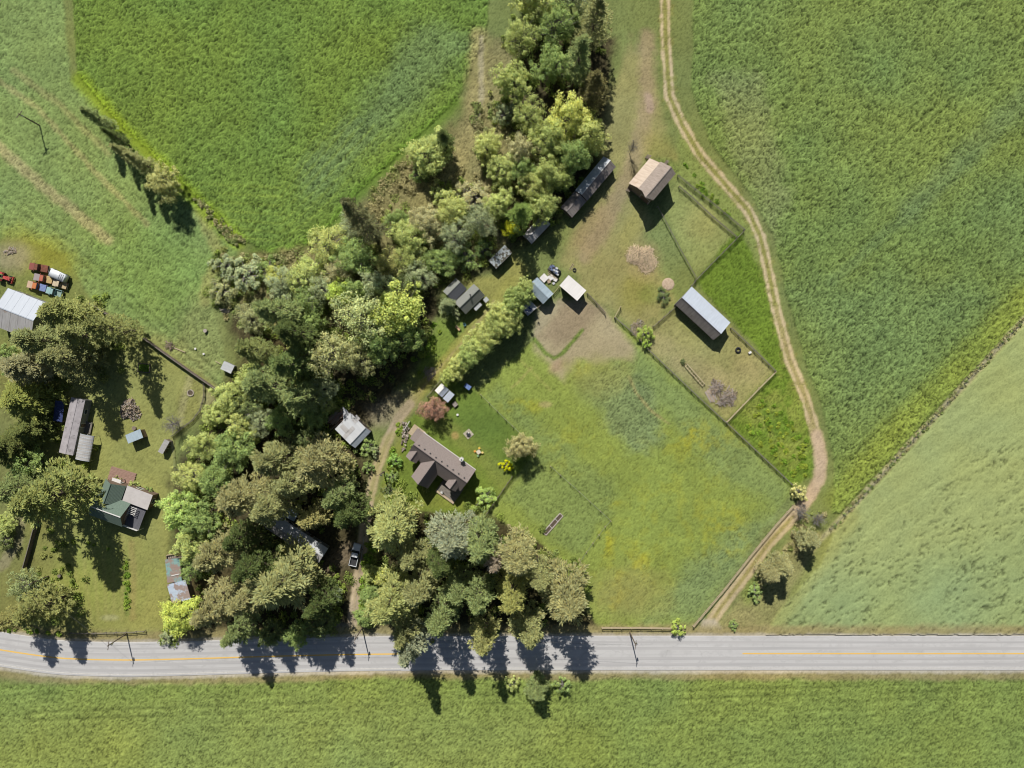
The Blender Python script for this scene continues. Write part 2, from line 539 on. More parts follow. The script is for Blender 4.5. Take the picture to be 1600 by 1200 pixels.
stripe([(810, 560), (830, 580), (860, 610)], 2, (160, 160, 90), 2, 2, 0.5)
stripe([(983, 588), (995, 615), (1015, 640), (1045, 662)], 2.2, (164, 154, 102), 2, 2, 0.75)
# bare ground in front of the sheds
area([(842, 478), (872, 470), (905, 470), (944, 480), (990, 545), (986, 562), (930, 566), (900, 562), (878, 590), (838, 548), (830, 518)], (172, 160, 126), 8, 6, 0.03)
area([(876, 474), (915, 470), (936, 484), (915, 520), (870, 545), (845, 528)], (152, 136, 110), 12, 8, None, None, 0.8)
stripe([(835, 530), (852, 552), (866, 560), (878, 553), (910, 516)], 3.2, (102, 134, 52), 2, 1, 0.95, None, 0.15)
blob(872, 572, 16, 8, (174, 150, 122), 0.6, -35, 0.7)
area([(880, 570), (930, 560), (985, 560), (985, 600), (930, 620), (900, 600)], (140, 154, 78), 16, 10, None, None, 0.6)
# yard between the sheds and the barn
area([(985, 60), (1030, 150), (1046, 200), (1010, 245), (985, 300), (1020, 350), (1000, 380), (1030, 420), (1052, 470), (1000, 520), (960, 490), (915, 460), (905, 430), (868, 410), (915, 340), (960, 262), (930, 240), (950, 160)],
     (154, 150, 96), 10, 8, 0.05)
stripe([(1010, 60), (1012, 160), (1000, 225), (975, 290), (945, 350), (915, 400)], 13, (164, 148, 112), 9, 6, 0.85)
stripe([(1012, 150), (1015, 170)], 6, (184, 160, 140), 4, 3, 0.7)
blob(925, 360, 22, 40, (160, 142, 106), 0.6, 35, 0.7)
blob(985, 360, 14, 40, (160, 152, 84), 0.6, 25, 0.6)
blob(990, 460, 26, 26, (152, 148, 72), 0.6, 0, 0.6)
blob(950, 420, 22, 40, (158, 150, 96), 0.6, 20, 0.6)
blob(1035, 240, 40, 22, (150, 152, 74), 0.6, 40, 0.6)
blob(1050, 262, 26, 10, (112, 142, 62), 0.5, 20, 0.7, 0.15)
blob(1040, 390, 22, 45, (122, 146, 78), 0.5, -15, 0.7, 0.1)
blob(1020, 460, 22, 14, (110, 138, 58), 0.5, 0, 0.5)
blob(1004, 405, 26, 26, (166, 150, 106), 0.5, 0, 0.6)
# paddocks and the strip beside the lane
area([(1036, 322), (1062, 280), (1150, 368), (1088, 432)], (138, 158, 84), 4, 4, 0.08)
blob(1095, 350, 30, 30, (150, 158, 86), 0.6, 0, 0.5)
area([(1146, 363), (1160, 360), (1200, 440), (1250, 600), (1275, 700), (1270, 745), (1238, 762), (1138, 660), (1212, 582), (1145, 504), (1086, 440)], (98, 134, 40), 5, 5, 0.16)
area([(1150, 640), (1230, 570), (1270, 720), (1240, 758)], (136, 156, 66), 22, 12, None, None, 0.7, (26, 61, 0.35, 0.6))
area([(1060, 190), (1090, 230), (1150, 310), (1195, 400), (1190, 420), (1160, 365), (1060, 275)], (124, 148, 70), 6, 5, 0.1)
area([(1055, 482), (1085, 455), (1142, 508), (1208, 580), (1134, 657), (985, 516), (1012, 506)], (144, 154, 88), 5, 4, 0.07)
for (cx, cy, rx, ry) in ((1030, 540, 25, 20), (1100, 580, 40, 20), (1170, 575, 25, 20), (1060, 570, 20, 15), (1120, 600, 30, 16)):
    blob(cx, cy, rx, ry, (168, 156, 112), 0.7, 30, 0.45, None, 0.5)
blob(1080, 500, 40, 18, (132, 150, 76), 0.6, 40, 0.6)
area([(1112, 988), (1160, 930), (1240, 835), (1285, 830), (1262, 880), (1215, 955), (1195, 990)], (138, 148, 84), 6, 5, 0.1)
blob(1160, 965, 26, 12, (158, 152, 104), 0.6, 0, 0.6)
blob(1175, 925, 20, 14, (116, 144, 58), 0.5, -40, 0.7, 0.2)
# --- lanes
LANE = [(1030, -FAR), (1040, 60), (1046, 150), (1066, 195), (1092, 240), (1135, 290), (1170, 330), (1188, 370), (1200, 420), (1212, 480), (1233, 560), (1258, 620), (1276, 680), (1283, 715)]
LANE2 = [(1276, 680), (1283, 715), (1281, 745), (1266, 775), (1240, 806), (1200, 850), (1160, 905), (1124, 952), (1104, 985), (1102, 996)]
stripe(LANE, 8, (142, 148, 76), 4, 2, 0.75, 8, 0.06)
stripe(LANE, 2.4, (204, 186, 150), 1.9, 2.2, 0.95, None, 0.02, 5.4)
stripe(LANE, 9.5, (128, 140, 66), 2.5, 3.5, 0.6, None, 0.12, 4.5, (9, 33, 0.55, 0.72))
stripe(LANE, 2.2, (132, 144, 68), 1.6, 2.0, 0.7, None, 0.1)
stripe(LANE[9:], 3.0, (192, 170, 136), 2.2, 1.5, 0.35, None, 0.03, 0)
stripe(LANE2, 9, (176, 160, 112), 3.5, 2, 0.9, 8, 0.03)
stripe(LANE2[:5], 9, (194, 172, 146), 4, 2, 0.9)
stripe(LANE2[4:], 2.2, (140, 144, 76), 1.8, 2.2, 0.7, None, 0.1)
stripe(LANE2[4:], 2.6, (196, 178, 142), 2, 1, 0.85, None, 0.02, 6)
area([(1085, 1000), (1098, 968), (1116, 968), (1128, 985), (1138, 1000)], (190, 180, 156), 4, 2, 0.02)
DRIVE = [(548, 1000), (552, 960), (560, 900), (568, 840), (575, 790), (586, 740), (602, 695), (622, 655), (640, 632)]
stripe(DRIVE, 7.5, (176, 160, 128), 3, 2, 0.95, 9, 0.03)
stripe(DRIVE, 2.4, (198, 178, 148), 2, 1, 0.8, None, 0.02, 4.6)
stripe([(500, 905), (520, 880), (545, 860), (562, 880)], 14, (128, 114, 92), 8, 4, 0.8)
blob(608, 640, 40, 22, (160, 148, 118), 0.5, -25, 0.8)
stripe([(615, 690), (600, 730), (590, 770)], 6, (150, 150, 84), 5, 3, 0.5, None, None, 10)
blob(530, 985, 26, 12, (172, 164, 144), 0.6, 0, 0.7)
# --- verge, gravel shoulder and the land below the road
ROADC = [(-FAR - 80, 906), (-200, 972), (-100, 996), (-40, 1008), (0, 1015), (60, 1024), (110, 1029), (200, 1031), (300, 1029), (400, 1026), (520, 1023), (640, 1021.5), (800, 1021), (2400, 1021)]
stripe(ROADC, 44, (146, 148, 92), 7, 4, 0.9, None, 0.08)
stripe(ROADC, 31, (186, 178, 160), 3, 2, 0.95, None, 0.02)
area([(-FAR, 1062), (0, 1068), (300, 1070), (600, 1060), (900, 1062), (2400, 1062), (2400, 1700), (-FAR, 1700)], (112, 140, 62), 5, 4, 0.2, 10)
area([(-FAR, 1110), (500, 1090), (900, 1130), (700, 1300), (-FAR, 1300)], (124, 148, 70), 40, 20, None, None, 0.6)

# --- natural variation: hue drifts, clumps, crop pits (species, soil and painted gap shade)
hue = ((LOW - 0.5) * (1 - 0.5 * (RID == 5)))[..., None]
C *= 1 + hue * np.array([0.30, 0.10, -0.25])
RUF *= np.where(RID == 4, 0.6, 1.0)
C *= (1 + (MID - 0.5) * np.where(RID == 4, 0.14, 0.33))[..., None]
C *= np.where((RID == 3)[..., None], np.array([0.965, 1.0, 0.97]), 1.0)
C *= np.where((RID == 7)[..., None], np.array([1.0, 1.08, 1.0]), 1.0)
C *= (1 + ((CLUMP - 0.5) * 0.42 + (FINE - 0.5) * 0.85) * RUF)[..., None]  # speckle puts the small shading among plants into the colour
gap = 1 - sstep(0.06, 0.24, FINE * 0.75 + (CLUMP - 0.25) * 0.25)
C *= (1 - 0.45 * gap * RUF)[..., None]           # shade in the gaps between plants, painted into the colour
Z -= gap * RUF * 0.10
# lodged, broken rows in the pale field
pale = (RID == 4)
ua = (U * 0.83 - V * 0.56); va = (U * 0.56 + V * 0.83)
rows = fbm(ua, va * 3.2, 15, 71, 2)
pat = sstep(0.36, 0.56, fbm(U, V, 110, 77, 3))
pit = sstep(0.53, 0.66, rows) * pat * sstep(0.46, 0.66, fbm(U, V, 3.4, 79, 2)) * pale
Z -= pit * 0.30
C *= (1 - 0.5 * pit)[..., None]
lines = sstep(0.55, 0.75, 0.5 + 0.5 * np.sin(va * 2 * np.pi / 27 + fbm(U, V, 80, 83, 2) * 5)) * pale
Z += lines * 0.03
C *= (1 + lines * 0.07)[..., None]
# rough pits in the other crops
for rid in (1, 3, 2):
    mk = (RID == rid) * sstep(0.60, 0.74, fbm(U, V, 7, 91 + rid, 2))
    Z -= mk * 0.06
    C *= (1 - 0.12 * mk)[..., None]
Z += 0.30 * ((RID == 1) | (RID == 3) | (RID == 4))   # standing crops end in a real edge
# drill rows and tramlines left by the seeder and sprayer
wig = fbm(U, V, 160, 95, 2) * 10
for rid, (ca, sa) in ((1, (0.62, 0.78)), (3, (0.68, 0.73)), (10, (0.03, 1.0)), (2, (-0.66, 0.75))):
    cross = U * ca + V * sa + wig
    mk = (RID == rid)
    C *= (1 + 0.045 * np.sin(cross * 2 * np.pi / 13) * mk)[..., None]
    ph = (cross % 150) - 75
    tram = (np.exp(-((np.abs(ph) - 6) / 1.6) ** 2)) * mk * sstep(0.35, 0.6, fbm(U, V, 60, 97, 3))
    C *= (1 - 0.22 * tram)[..., None]
    Z -= 0.14 * tram
# under the road the ground sinks away
w, d = line_d(ROADC, 60)
Z[w] = np.where(d < 29, -0.10, Z[w])
Z = np.clip(Z, -0.35, 0.7)
C *= (1 + 0.13 * ((RID == 1) | (RID == 3) | (RID == 2) | (RID == 10)))[..., None]
C = np.clip(C * KALB, 0.01, 0.8)

# --- one continuous sheet, shared out among the pieces of land it shows
vid = np.arange(nx * ny).reshape(ny, nx)
quads = np.stack([vid[:-1, :-1], vid[:-1, 1:], vid[1:, 1:], vid[1:, :-1]], -1).reshape(-1, 4)
frid = RID[:-1, :-1].ravel()
VV = np.stack([X, Y, Z], -1).reshape(-1, 3); CC = np.concatenate([C, RUF[..., None]], -1).reshape(-1, 4)
for rid, nm in ((0, 'ground'), (1, 'crop_field'), (2, 'meadow'), (3, 'crop_field'), (4, 'crop_field'), (5, 'pasture'), (6, 'lawn'), (7, 'lawn'), (8, 'dirt_lane'), (9, 'driveway'), (10, 'roadside_field')):
    q = quads[frid == rid]
    used, inv = np.unique(q, return_inverse=True)
    vv, cc, qq = VV[used], CC[used], inv.reshape(-1, 4)
    if rid == 0:     # the sheet goes on, coarsely, to the horizon
        b = len(vv)
        B = 900.0
        o4 = np.array([(-B, -B, 0), (B, -B, 0), (B, B, 0), (-B, B, 0), (GX0, GY0, 0), (gx[-1], GY0, 0), (gx[-1], gy[-1], 0), (GX0, gy[-1], 0)])
        vv = np.vstack([vv, o4]); cc = np.vstack([cc, np.tile(np.append(s2l((112, 138, 68)) * KALB, 0.5), (8, 1))])
        qq = np.vstack([qq, b + np.array([(0, 1, 5, 4), (1, 2, 6, 5), (2, 3, 7, 6), (3, 0, 4, 7)])])
    g = obj(nm, np_mesh(nm, vv, qq, GM, cc, smooth=False))
    g['kind'] = 'structure'

# ------------------------------------------------------------------ road
def smooth_line(pts, step=10.0):
    """Catmull-Rom resample of a pixel polyline"""
    out = []
    for i in range(len(pts) - 1):
        p0 = Vector(pts[max(i - 1, 0)]); p1 = Vector(pts[i]); p2 = Vector(pts[i + 1]); p3 = Vector(pts[min(i + 2, len(pts) - 1)])
        n = max(1, int((p2 - p1).length / step))
        if (p2 - p1).length > 500: n = 40
        for k in range(n):
            t = k / n
            if (p2 - p1).length > 500: out.append(p1.lerp(p2, t)); continue
            out.append(0.5 * ((2 * p1) + (-p0 + p2) * t + (2 * p0 - 5 * p1 + 4 * p2 - p3) * t * t + (-p0 + 3 * p1 - 3 * p2 + p3) * t ** 3))
    out.append(Vector(pts[-1]))
    return out


def ribbon(name, line, offs, m, x0=-1e9, x1=1e9, crown=None):
    """line in pixels; offs = [(offset in px, z)...] across it"""
    vs, fs = [], []
    L_ = [p for p in line if x0 <= p.x <= x1]
    k = len(offs)
    for i, p in enumerate(L_):
        d = (L_[min(i + 1, len(L_) - 1)] - L_[max(i - 1, 0)]).normalized()
        n = Vector((-d.y, d.x))
        for (o, z) in offs:
            q = P(*(p + n * o)); vs.append((q.x, q.y, z))
    for i in range(len(L_) - 1):
        for j in range(k - 1):
            a = i * k + j
            fs.append((a, a + 1, a + k + 1, a + k))
    me = bpy.data.meshes.new(name); me.from_pydata(vs, [], fs)
    bm = bmesh.new(); bm.from_mesh(me)
    for f in bm.faces:
        if f.normal.z < 0: f.normal_flip()
    bm.to_mesh(me); bm.free()
    me.materials.append(m)
    o = obj(name, me); o['kind'] = 'structure'
    return o


def road_material():
    m = mat('road_surface', alb((208, 206, 203), 0.76), 0.9, alb((197, 195, 192), 0.76), 0.9, bump=0.15, bscale=14, stretch=(0.06, 1.6, 1), spec=0.2,
            stain=alb((186, 184, 181), 0.76), stain_scale=0.25, stain_lo=0.5, stain_hi=0.75)
    nt = m.node_tree; N, L = nt.nodes, nt.links
    bs = N['Principled BSDF']; src = bs.inputs['Base Color'].links[0].from_socket
    ge = N.new('ShaderNodeNewGeometry')
    mp = N.new('ShaderNodeMapping'); mp.inputs['Scale'].default_value = (0.16, 0.42, 1)
    wn_ = N.new('ShaderNodeTexNoise'); wn_.inputs['Scale'].default_value = 0.5; wn_.inputs['Detail'].default_value = 4
    L.new(ge.outputs['Position'], wn_.inputs[0])
    ad = N.new('ShaderNodeVectorMath'); ad.operation = 'MULTIPLY_ADD'; ad.inputs[1].default_value = (3, 3, 0)
    L.new(wn_.outputs['Color'], ad.inputs[0]); L.new(ge.outputs['Position'], ad.inputs[2])
    L.new(ad.outputs[0], mp.inputs[0])
    vo = N.new('ShaderNodeTexVoronoi'); vo.feature = 'DISTANCE_TO_EDGE'; vo.inputs['Scale'].default_value = 0.55
    L.new(mp.outputs[0], vo.inputs[0])
    cr = N.new('ShaderNodeMapRange'); cr.inputs[1].default_value = 0.0; cr.inputs[2].default_value = 0.022; cr.inputs[3].default_value = 0.90; cr.inputs[4].default_value = 1.0
    L.new(vo.outputs['Distance'], cr.inputs[0])
    mx = N.new('ShaderNodeMix'); mx.data_type = 'RGBA'; mx.blend_type = 'MULTIPLY'; mx.inputs[0].default_value = 1
    L.new(src, mx.inputs[6]); L.new(cr.outputs[0], mx.inputs[7]); L.new(mx.outputs[2], bs.inputs['Base Color'])
    return m


rl = smooth_line(ROADC)
ribbon('road', rl, [(-27.5, -0.09), (-27, 0.035), (-13, 0.06), (0, 0.08), (13, 0.06), (26, 0.035), (26.5, -0.09)], road_material())
YEL = mat('yellow_paint', alb((244, 198, 92)), 0.8, alb((232, 192, 112)), 3, spec=0.2)
WHI = mat('white_paint', alb((226, 222, 214)), 0.8, alb((200, 196, 188)), 3, spec=0.2)
fine = smooth_line(ROADC, 4.0)
for (a, b) in ((-500, 640), (790, 832), (1027, 1062), (1155, 2300)):
    ribbon('centre_line', fine, [(-1.05, 0.086), (1.05, 0.086)], YEL, a, b)
ribbon('edge_line', fine, [(22.0, 0.0515), (23.4, 0.0485)], WHI, -500, 2300)
# wheel tracks polished darker along each lane
TRK = mat('worn_asphalt', alb((184, 182, 180), 0.76), 0.85, alb((198, 195, 192), 0.76), 0.8, bump=0.1, bscale=14, stretch=(0.05, 2, 1), spec=0.2)
for o in (-17, -8, 8, 17):
    z = 0.08 - abs(o) * 0.02 / 13 if abs(o) <= 13 else 0.06 - (abs(o) - 13) * 0.025 / 13
    dz = 0.0015
    ribbon('wheel_track', rl, [(o - 2.2, (0.08 - (abs(o) - 2.2 * (1 if o > 0 else -1)) * 0.00154 if abs(o) < 13 else z + 0.0042) + dz + 0.003), (o + 2.2, (0.08 - (abs(o) + 2.2 * (1 if o > 0 else -1)) * 0.00154 if abs(o) < 13 else z - 0.0042) + dz + 0.003)], TRK)

# ================================================================== TREES AND SHRUBS
LEAF = foliage_mat('foliage')
SHRUB = foliage_mat('shrub_foliage', False)
BARK = mat('bark', (0.13, 0.10, 0.075), 0.95, (0.07, 0.055, 0.04), 3.0, bump=0.5, stretch=(1, 1, 0.25))
GREYBARK = mat('grey_bark', (0.26, 0.24, 0.21), 0.95, (0.15, 0.14, 0.12), 3.0, bump=0.4, stretch=(1, 1, 0.3))


def leaf_quads(cen, d, n, length, width, rs):
    """diamond leaves: centre, pointing direction d, face normal n (all (k,3))"""
    d = d / (np.linalg.norm(d, axis=1, keepdims=True) + 1e-9)
    s = np.cross(n, d); s /= (np.linalg.norm(s, axis=1, keepdims=True) + 1e-9)
    L = length[:, None] * 0.5; W = width[:, None] * 0.5
    k = len(cen)
    V = np.empty((k, 4, 3))
    V[:, 0] = cen - d * L
    V[:, 1] = cen + s * W - d * L * 0.1
    V[:, 2] = cen + d * L
    V[:, 3] = cen - s * W - d * L * 0.1
    F = np.arange(k * 4).reshape(k, 4)
    return V.reshape(-1, 3), F


def tinted(k, rs, spread=0.28, warm=0.12, per=None):
    g = 1 + (rs.rand(k) - 0.5) * 2 * spread
    if per is not None: g = g * per
    w = (rs.rand(k) - 0.5) * 2 * warm
    c = np.stack([g * (1 + w), g * (1 + w * 0.2), g * (1 - w)], 1)
    return np.repeat(c, 4, axis=0)


def conifer_meshes(seed, h=20.0, r=4.6, nb=150, per=52, sparse=1.0, droop=0.25, tipbrown=True):
    rs = np.random.RandomState(seed)
    cen, dr, nm, ln, wd, per_t = [], [], [], [], [], []
    az = rs.rand() * 6.28
    mb = MB()
    lean = rs.randn(2) * 0.012 * h
    trunk = lambda z: np.array([lean[0] * (z / h) ** 2, lean[1] * (z / h) ** 2, z])
    mb.tube([trunk(z) for z in (-0.4, 0.3, h * 0.3, h * 0.6, h * 0.85, h * 0.985)], [0.42, 0.34, 0.26, 0.17, 0.08, 0.02], 7)
    lob = rs.rand(5) * 6.28
    for i in range(nb):
        t = (i + 0.5) / nb
        t = 1 - (1 - t) ** 1.25                       # more whorls towards the wide base
        z0 = h * (0.10 + 0.88 * t)
        az += 2.399 + rs.randn() * 0.35
        prof = (1 - t) ** 0.60 * (0.55 + 0.45 * min(1, t / 0.12))
        irr = 1 + 0.16 * math.sin(az * 2 + lob[0] + t * 4) + 0.12 * math.sin(az * 3 + lob[1] - t * 7)
        bl = max(0.35, r * prof * irr * (0.60 + 0.58 * rs.rand()))
        slope = -droop + 0.75 * t + rs.randn() * 0.10
        o = trunk(z0)
        out = np.array([math.cos(az), math.sin(az), 0.0]); side = np.array([-out[1], out[0], 0])
        bright = 0.86 + 0.28 * rs.rand()
        if bl > 1.0:
            e = o + out * bl * 0.85 + np.array([0, 0, slope * bl * 0.85])
            mb.tube([o, (o + e) / 2 + np.array([0, 0, 0.05 * bl]), e], [0.07, 0.045, 0.015], 4, False)
        nt_ = max(2, int(round(7.2 * (0.3 + 0.7 * bl / r) * sparse)))          # tufts along the branch
        ts = 0.30 + 0.72 * rs.rand(nt_) ** 0.7
        tl = (rs.rand(nt_) - 0.5) * 2
        per_tuft = max(5, int(per / 4.6))
        tb = np.repeat(0.84 + 0.32 * rs.rand(nt_), per_tuft)
        s = np.repeat(ts, per_tuft); lat = np.repeat(tl, per_tuft)
        k = len(s)
        wside = 0.36 * bl * np.sin(np.clip(s, 0, 1) * 2.4 + 0.35)
        off = rs.randn(k, 3) * np.array([0.21, 0.21, 0.10])
        pos = o + out * (bl * s)[:, None] + side * (lat * wside)[:, None] + off
        pos[:, 2] += slope * bl * s + 0.10 * bl * (s ** 2) * (1 if t < 0.7 else 0.3) - np.abs(lat) * 0.15
        d = out[None] * (0.75 + 0.4 * s)[:, None] + side[None] * (lat * 0.95)[:, None] + off * np.array([2.2, 2.2, 1.0]) + np.array([0, 0, 1]) * (slope * 0.6 + 0.15 + rs.randn(k) * 0.25)[:, None]
        n = np.stack([rs.randn(k) * 0.42, rs.randn(k) * 0.42, np.ones(k)], 1) - out[None] * slope * 0.4
        cen.append(pos); dr.append(d); nm.append(n)
        ln.append(0.34 + 0.32 * rs.rand(k)); wd.append(0.12 + 0.11 * rs.rand(k))
        per_t.append(np.full(k, bright) * tb)
    cen = np.vstack(cen); dr = np.vstack(dr); nm = np.vstack(nm)
    V, F = leaf_quads(cen, dr, nm, np.concatenate(ln), np.concatenate(wd), rs)
    crown = np_mesh('conifer_crown', V, F, LEAF, tinted(len(cen), rs, 0.25, 0.10, np.concatenate(per_t)))
    return mb.mesh('conifer_trunk', BARK), crown


def broadleaf_meshes(seed, h=11.0, r=4.5, lobes=34, per=190, open_=0.0, leaf=0.42, base=0.16, flat=1.0, bark=None):
    rs = np.random.RandomState(seed)
    mb = MB()
    zc = h * (0.52 + base * 0.5); rz = (h - h * base) * 0.5
    mb.tube([(0, 0, -0.4), (0.05, 0, h * 0.15), (0.1, 0.05, h * 0.36), (0, 0.1, h * 0.6)], [0.30, 0.24, 0.17, 0.06], 7)
    cen, dr, nm, ln, wd, pt = [], [], [], [], [], []
    for i in range(lobes):
        zf = 1 - 2 * (i + 0.5) / lobes
        zf = max(-0.62, zf * 1.02)
        a = i * 2.399 + rs.randn() * 0.4
        ring = math.sqrt(max(0.0, 1 - zf * zf))
        q = 0.36 + 0.62 * rs.rand() ** 0.75
        irr = 1 + 0.20 * math.sin(a * 2 + seed) + 0.16 * math.sin(a * 3 + seed * 2.3) + 0.08 * rs.randn()
        c = np.array([math.cos(a) * ring * r * q * irr, math.sin(a) * ring * r * q * irr, zc + zf * rz * q * 1.12])
        lr = r * (0.09 + 0.14 * rs.rand())
        mid = np.array([c[0] * 0.45, c[1] * 0.45, h * 0.30 + (c[2] - h * 0.3) * 0.55])
        mb.tube([(0.05, 0.02, h * (0.18 + 0.25 * rs.rand())), mid, c], [0.11, 0.07, 0.02], 4, False)
        k = int(per * (0.7 + 0.6 * rs.rand()) * (1 - open_))
        v = rs.randn(k, 3); v /= np.linalg.norm(v, axis=1, keepdims=True)
        rad = lr * (0.35 + 0.95 * rs.rand(k) ** 0.8)
        sc = np.array([1, 1, 0.8 * flat])
        pos = c + v * rad[:, None] * sc
        n = v * 0.9 + rs.randn(k, 3) * 0.45 + np.array([0, 0, 0.75])
        d = rs.randn(k, 3) + v * 0.6
        cen.append(pos); dr.append(d); nm.append(n)
        ln.append(leaf * (0.75 + 0.6 * rs.rand(k))); wd.append(leaf * (0.5 + 0.4 * rs.rand(k)))
        pt.append(np.full(k, 0.82 + 0.36 * rs.rand()))
    cen = np.vstack(cen); keep = cen[:, 2] > 0.05
    dr = np.vstack(dr)[keep]; nm = np.vstack(nm)[keep]; ln = np.concatenate(ln)[keep]; wd = np.concatenate(wd)[keep]; pt = np.concatenate(pt)[keep]
    cen = cen[keep]
    d = dr - nm * (np.sum(dr * nm, axis=1) / np.sum(nm * nm, axis=1))[:, None]
    V, F = leaf_quads(cen, d, nm, ln, wd, rs)
    crown = np_mesh('broadleaf_crown', V, F, LEAF, tinted(len(cen), rs, 0.26, 0.12, pt))
    return mb.mesh('broadleaf_trunk', bark or GREYBARK), crown


def bare_meshes(seed, h=6.0, r=2.6, n=46, mult=9, leaf=260):
    rs = np.random.RandomState(seed)
    tr = MB(); tw = MB()
    tr.tube([(0, 0, -0.3), (0.05, 0, h * 0.25), (0, 0.08, h * 0.6), (0.1, 0, h * 0.95)], [0.17, 0.13, 0.08, 0.02], 6)
    for i in range(n):
        a = rs.rand() * 6.28; z = h * (0.15 + 0.7 * rs.rand())
        e = np.array([math.cos(a) * r * (0.4 + 0.6 * rs.rand()), math.sin(a) * r * (0.4 + 0.6 * rs.rand()), min(h, z + r * (0.2 + 0.6 * rs.rand()))])
        o = np.array([0.03, 0.03, z])
        tw.tube([o, (o + e) / 2 + rs.randn(3) * 0.1, e], [0.05, 0.035, 0.012], 4, False)
        for k in range(mult):
            s = 0.35 + 0.65 * rs.rand(); p = o + (e - o) * s
            q = p + rs.randn(3) * r * 0.16 + np.array([0, 0, 0.2])
            tw.tube([p, q], [0.022, 0.008], 3, False)
    return tr.mesh('bare_trunk', GREYBARK), tw.mesh('bare_twigs', GREYBARK)


CON = [conifer_meshes(100 + i, 20, 4.6, 150 + 10 * (i % 3), 54, 1.0, 0.18 + 0.07 * (i % 3)) for i in range(6)]
NAR = [conifer_meshes(150 + i, 20, 3.0, 150, 40, 0.9, 0.3) for i in range(2)]
DEC = [broadleaf_meshes(200 + i, 11, 4.5, 112 + 8 * (i % 3), 82, 0.0, 0.31) for i in range(10)]
AIRY = [broadleaf_meshes(240 + i, 11, 4.5, 120, 52, 0.0, 0.27) for i in range(5)]
BUS = [broadleaf_meshes(300 + i, 3.0, 2.0, 30, 75, 0.0, 0.21, -0.1) for i in range(4)]
BARE = [bare_meshes(400 + i) for i in range(2)]
KINDS = {'conifer': ('conifer_tree', CON, 20.0, 4.6, 'conifer'), 'narrow': ('conifer_tree', NAR, 20.0, 3.0, 'conifer'),
         'tree': ('broadleaf_tree', DEC, 11.0, 4.5, 'tree'), 'airy': ('broadleaf_tree', AIRY, 11.0, 4.5, 'tree'),
         'bush': ('leafy_bush', BUS, 3.0, 2.0, 'bush'), 'bare': ('bare_tree', BARE, 6.0, 2.6, 'tree')}
OL = (152, 150, 96); OLG = (136, 144, 88); OLB = (156, 149, 98); GRY = (152, 153, 118)
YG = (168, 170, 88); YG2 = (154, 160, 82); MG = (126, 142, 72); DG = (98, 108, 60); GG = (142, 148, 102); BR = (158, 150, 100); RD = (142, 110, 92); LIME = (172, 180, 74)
TREES = []       # base points, for the undergrowth
_tk = random.Random(5)


def tree(kind, px, py, rpx, h, col, label, group=None, wood=True, cf=0.55):
    name, protos, ph, pr, cat = KINDS[kind]
    if kind == 'conifer': h *= 1.14
    z = h * cf
    base = P(px, py, z); base.z = 0
    r = rpx * MPP * (CAM_H - z) / CAM_H
    if kind == 'tree' and wood and _tk.random() < 0.35: protos = AIRY
    me_t, me_c = protos[_tk.randrange(len(protos))]
    if kind == 'bush': name = 'leafy_bush'
    t = thing(name, label, cat, base, _tk.uniform(0, 6.28), group)
    sx = r / pr; sz = h / ph
    a = obj('trunk' if kind != 'bush' else 'stem', me_t, t); a.scale = ((sx + sz) / 2, (sx + sz) / 2, sz)
    if kind in ('bush', 'tree', 'airy', 'bare'): a.scale = (sx, sx, sz)
    c = obj('crown' if kind != 'bare' else 'branches', me_c, t); c.scale = (sx, sx, sz)
    jit = _tk.uniform(0.93, 1.07)
    lin = s2l(col) * jit
    if kind in ('conifer', 'narrow'): lin = lin * np.array([0.94, 1.0, 1.06])
    if kind in ('tree', 'airy', 'bush') and col != RD and col[0] - col[2] < 120: lin = lin * np.array([0.95, 1.0, 1.0]) * 0.86 + 0.14 * lin.mean()
    c.color = (*np.clip(lin * (1.24 if kind in ('conifer', 'narrow') else 1.66), 0, 0.7), 1)
    if wood: TREES.append((base.x, base.y, r))
    return t


G = 'trees along the hedge line at the upper left'
tree('narrow', 150, 184, 15, 13, OLG, 'olive conifer at the top end of the upper left hedge line', G, False)
tree('narrow', 178, 212, 12, 12, DG, 'dark narrow conifer, second down the upper left hedge line', G, False)
tree('narrow', 196, 240, 13, 14, OL, 'slim olive conifer above the twin shadow fingers on the meadow', G, False)
tree('narrow', 217, 252, 15, 14, OL, 'olive conifer directly left of the round yellow-green tree on the hedge line', G, False)
tree('tree', 259, 288, 27, 10, (160, 156, 88), 'round yellow-green tree ending the upper left hedge line', G, False)

G = 'trees and bushes at the tip of the upper left crop field'
tree('bush', 352, 415, 22, 3.5, GG, 'grey-green bush at the left tip of the brush below the crop field', G)
tree('bush', 385, 428, 30, 5, GG, 'large grey-green bush just below the rounded end of the crop field', G)
tree('bush', 347, 455, 22, 4, (150, 150, 96), 'pale dry bush at the edge of the meadow, below the grey-green bushes', G)
tree('bush', 418, 420, 20, 4, MG, 'small green bush touching the lowest edge of the crop field', G)
tree('tree', 440, 445, 26, 7, GG, 'grey-green tree right of the large bush below the crop field', G)
tree('tree', 430, 432, 16, 6, LIME, 'little lime-green tree in the brush below the crop field', G)
tree('tree', 478, 432, 30, 8, YG2, 'yellow-green tree below the crop field, left of the tall pointed conifer', G)
tree('tree', 513, 380, 32, 9, YG, 'bright yellow-green tree hugging the curved edge of the crop field', G)
tree('tree', 550, 352, 24, 7, GG, 'pale grey-green tree at the foot of the tall pointed conifer', G)
tree('conifer', 566, 345, 29, 30, (122, 120, 80), 'tall dark pointed conifer leaning over the corner of the crop field', G, True, 0.5)
tree('tree', 555, 405, 32, 10, MG, 'mid green tree below the bright yellow-green tree on the field edge', G)
tree('tree', 530, 425, 22, 8, BR, 'brownish tree under the tall pointed conifer, left side', G)

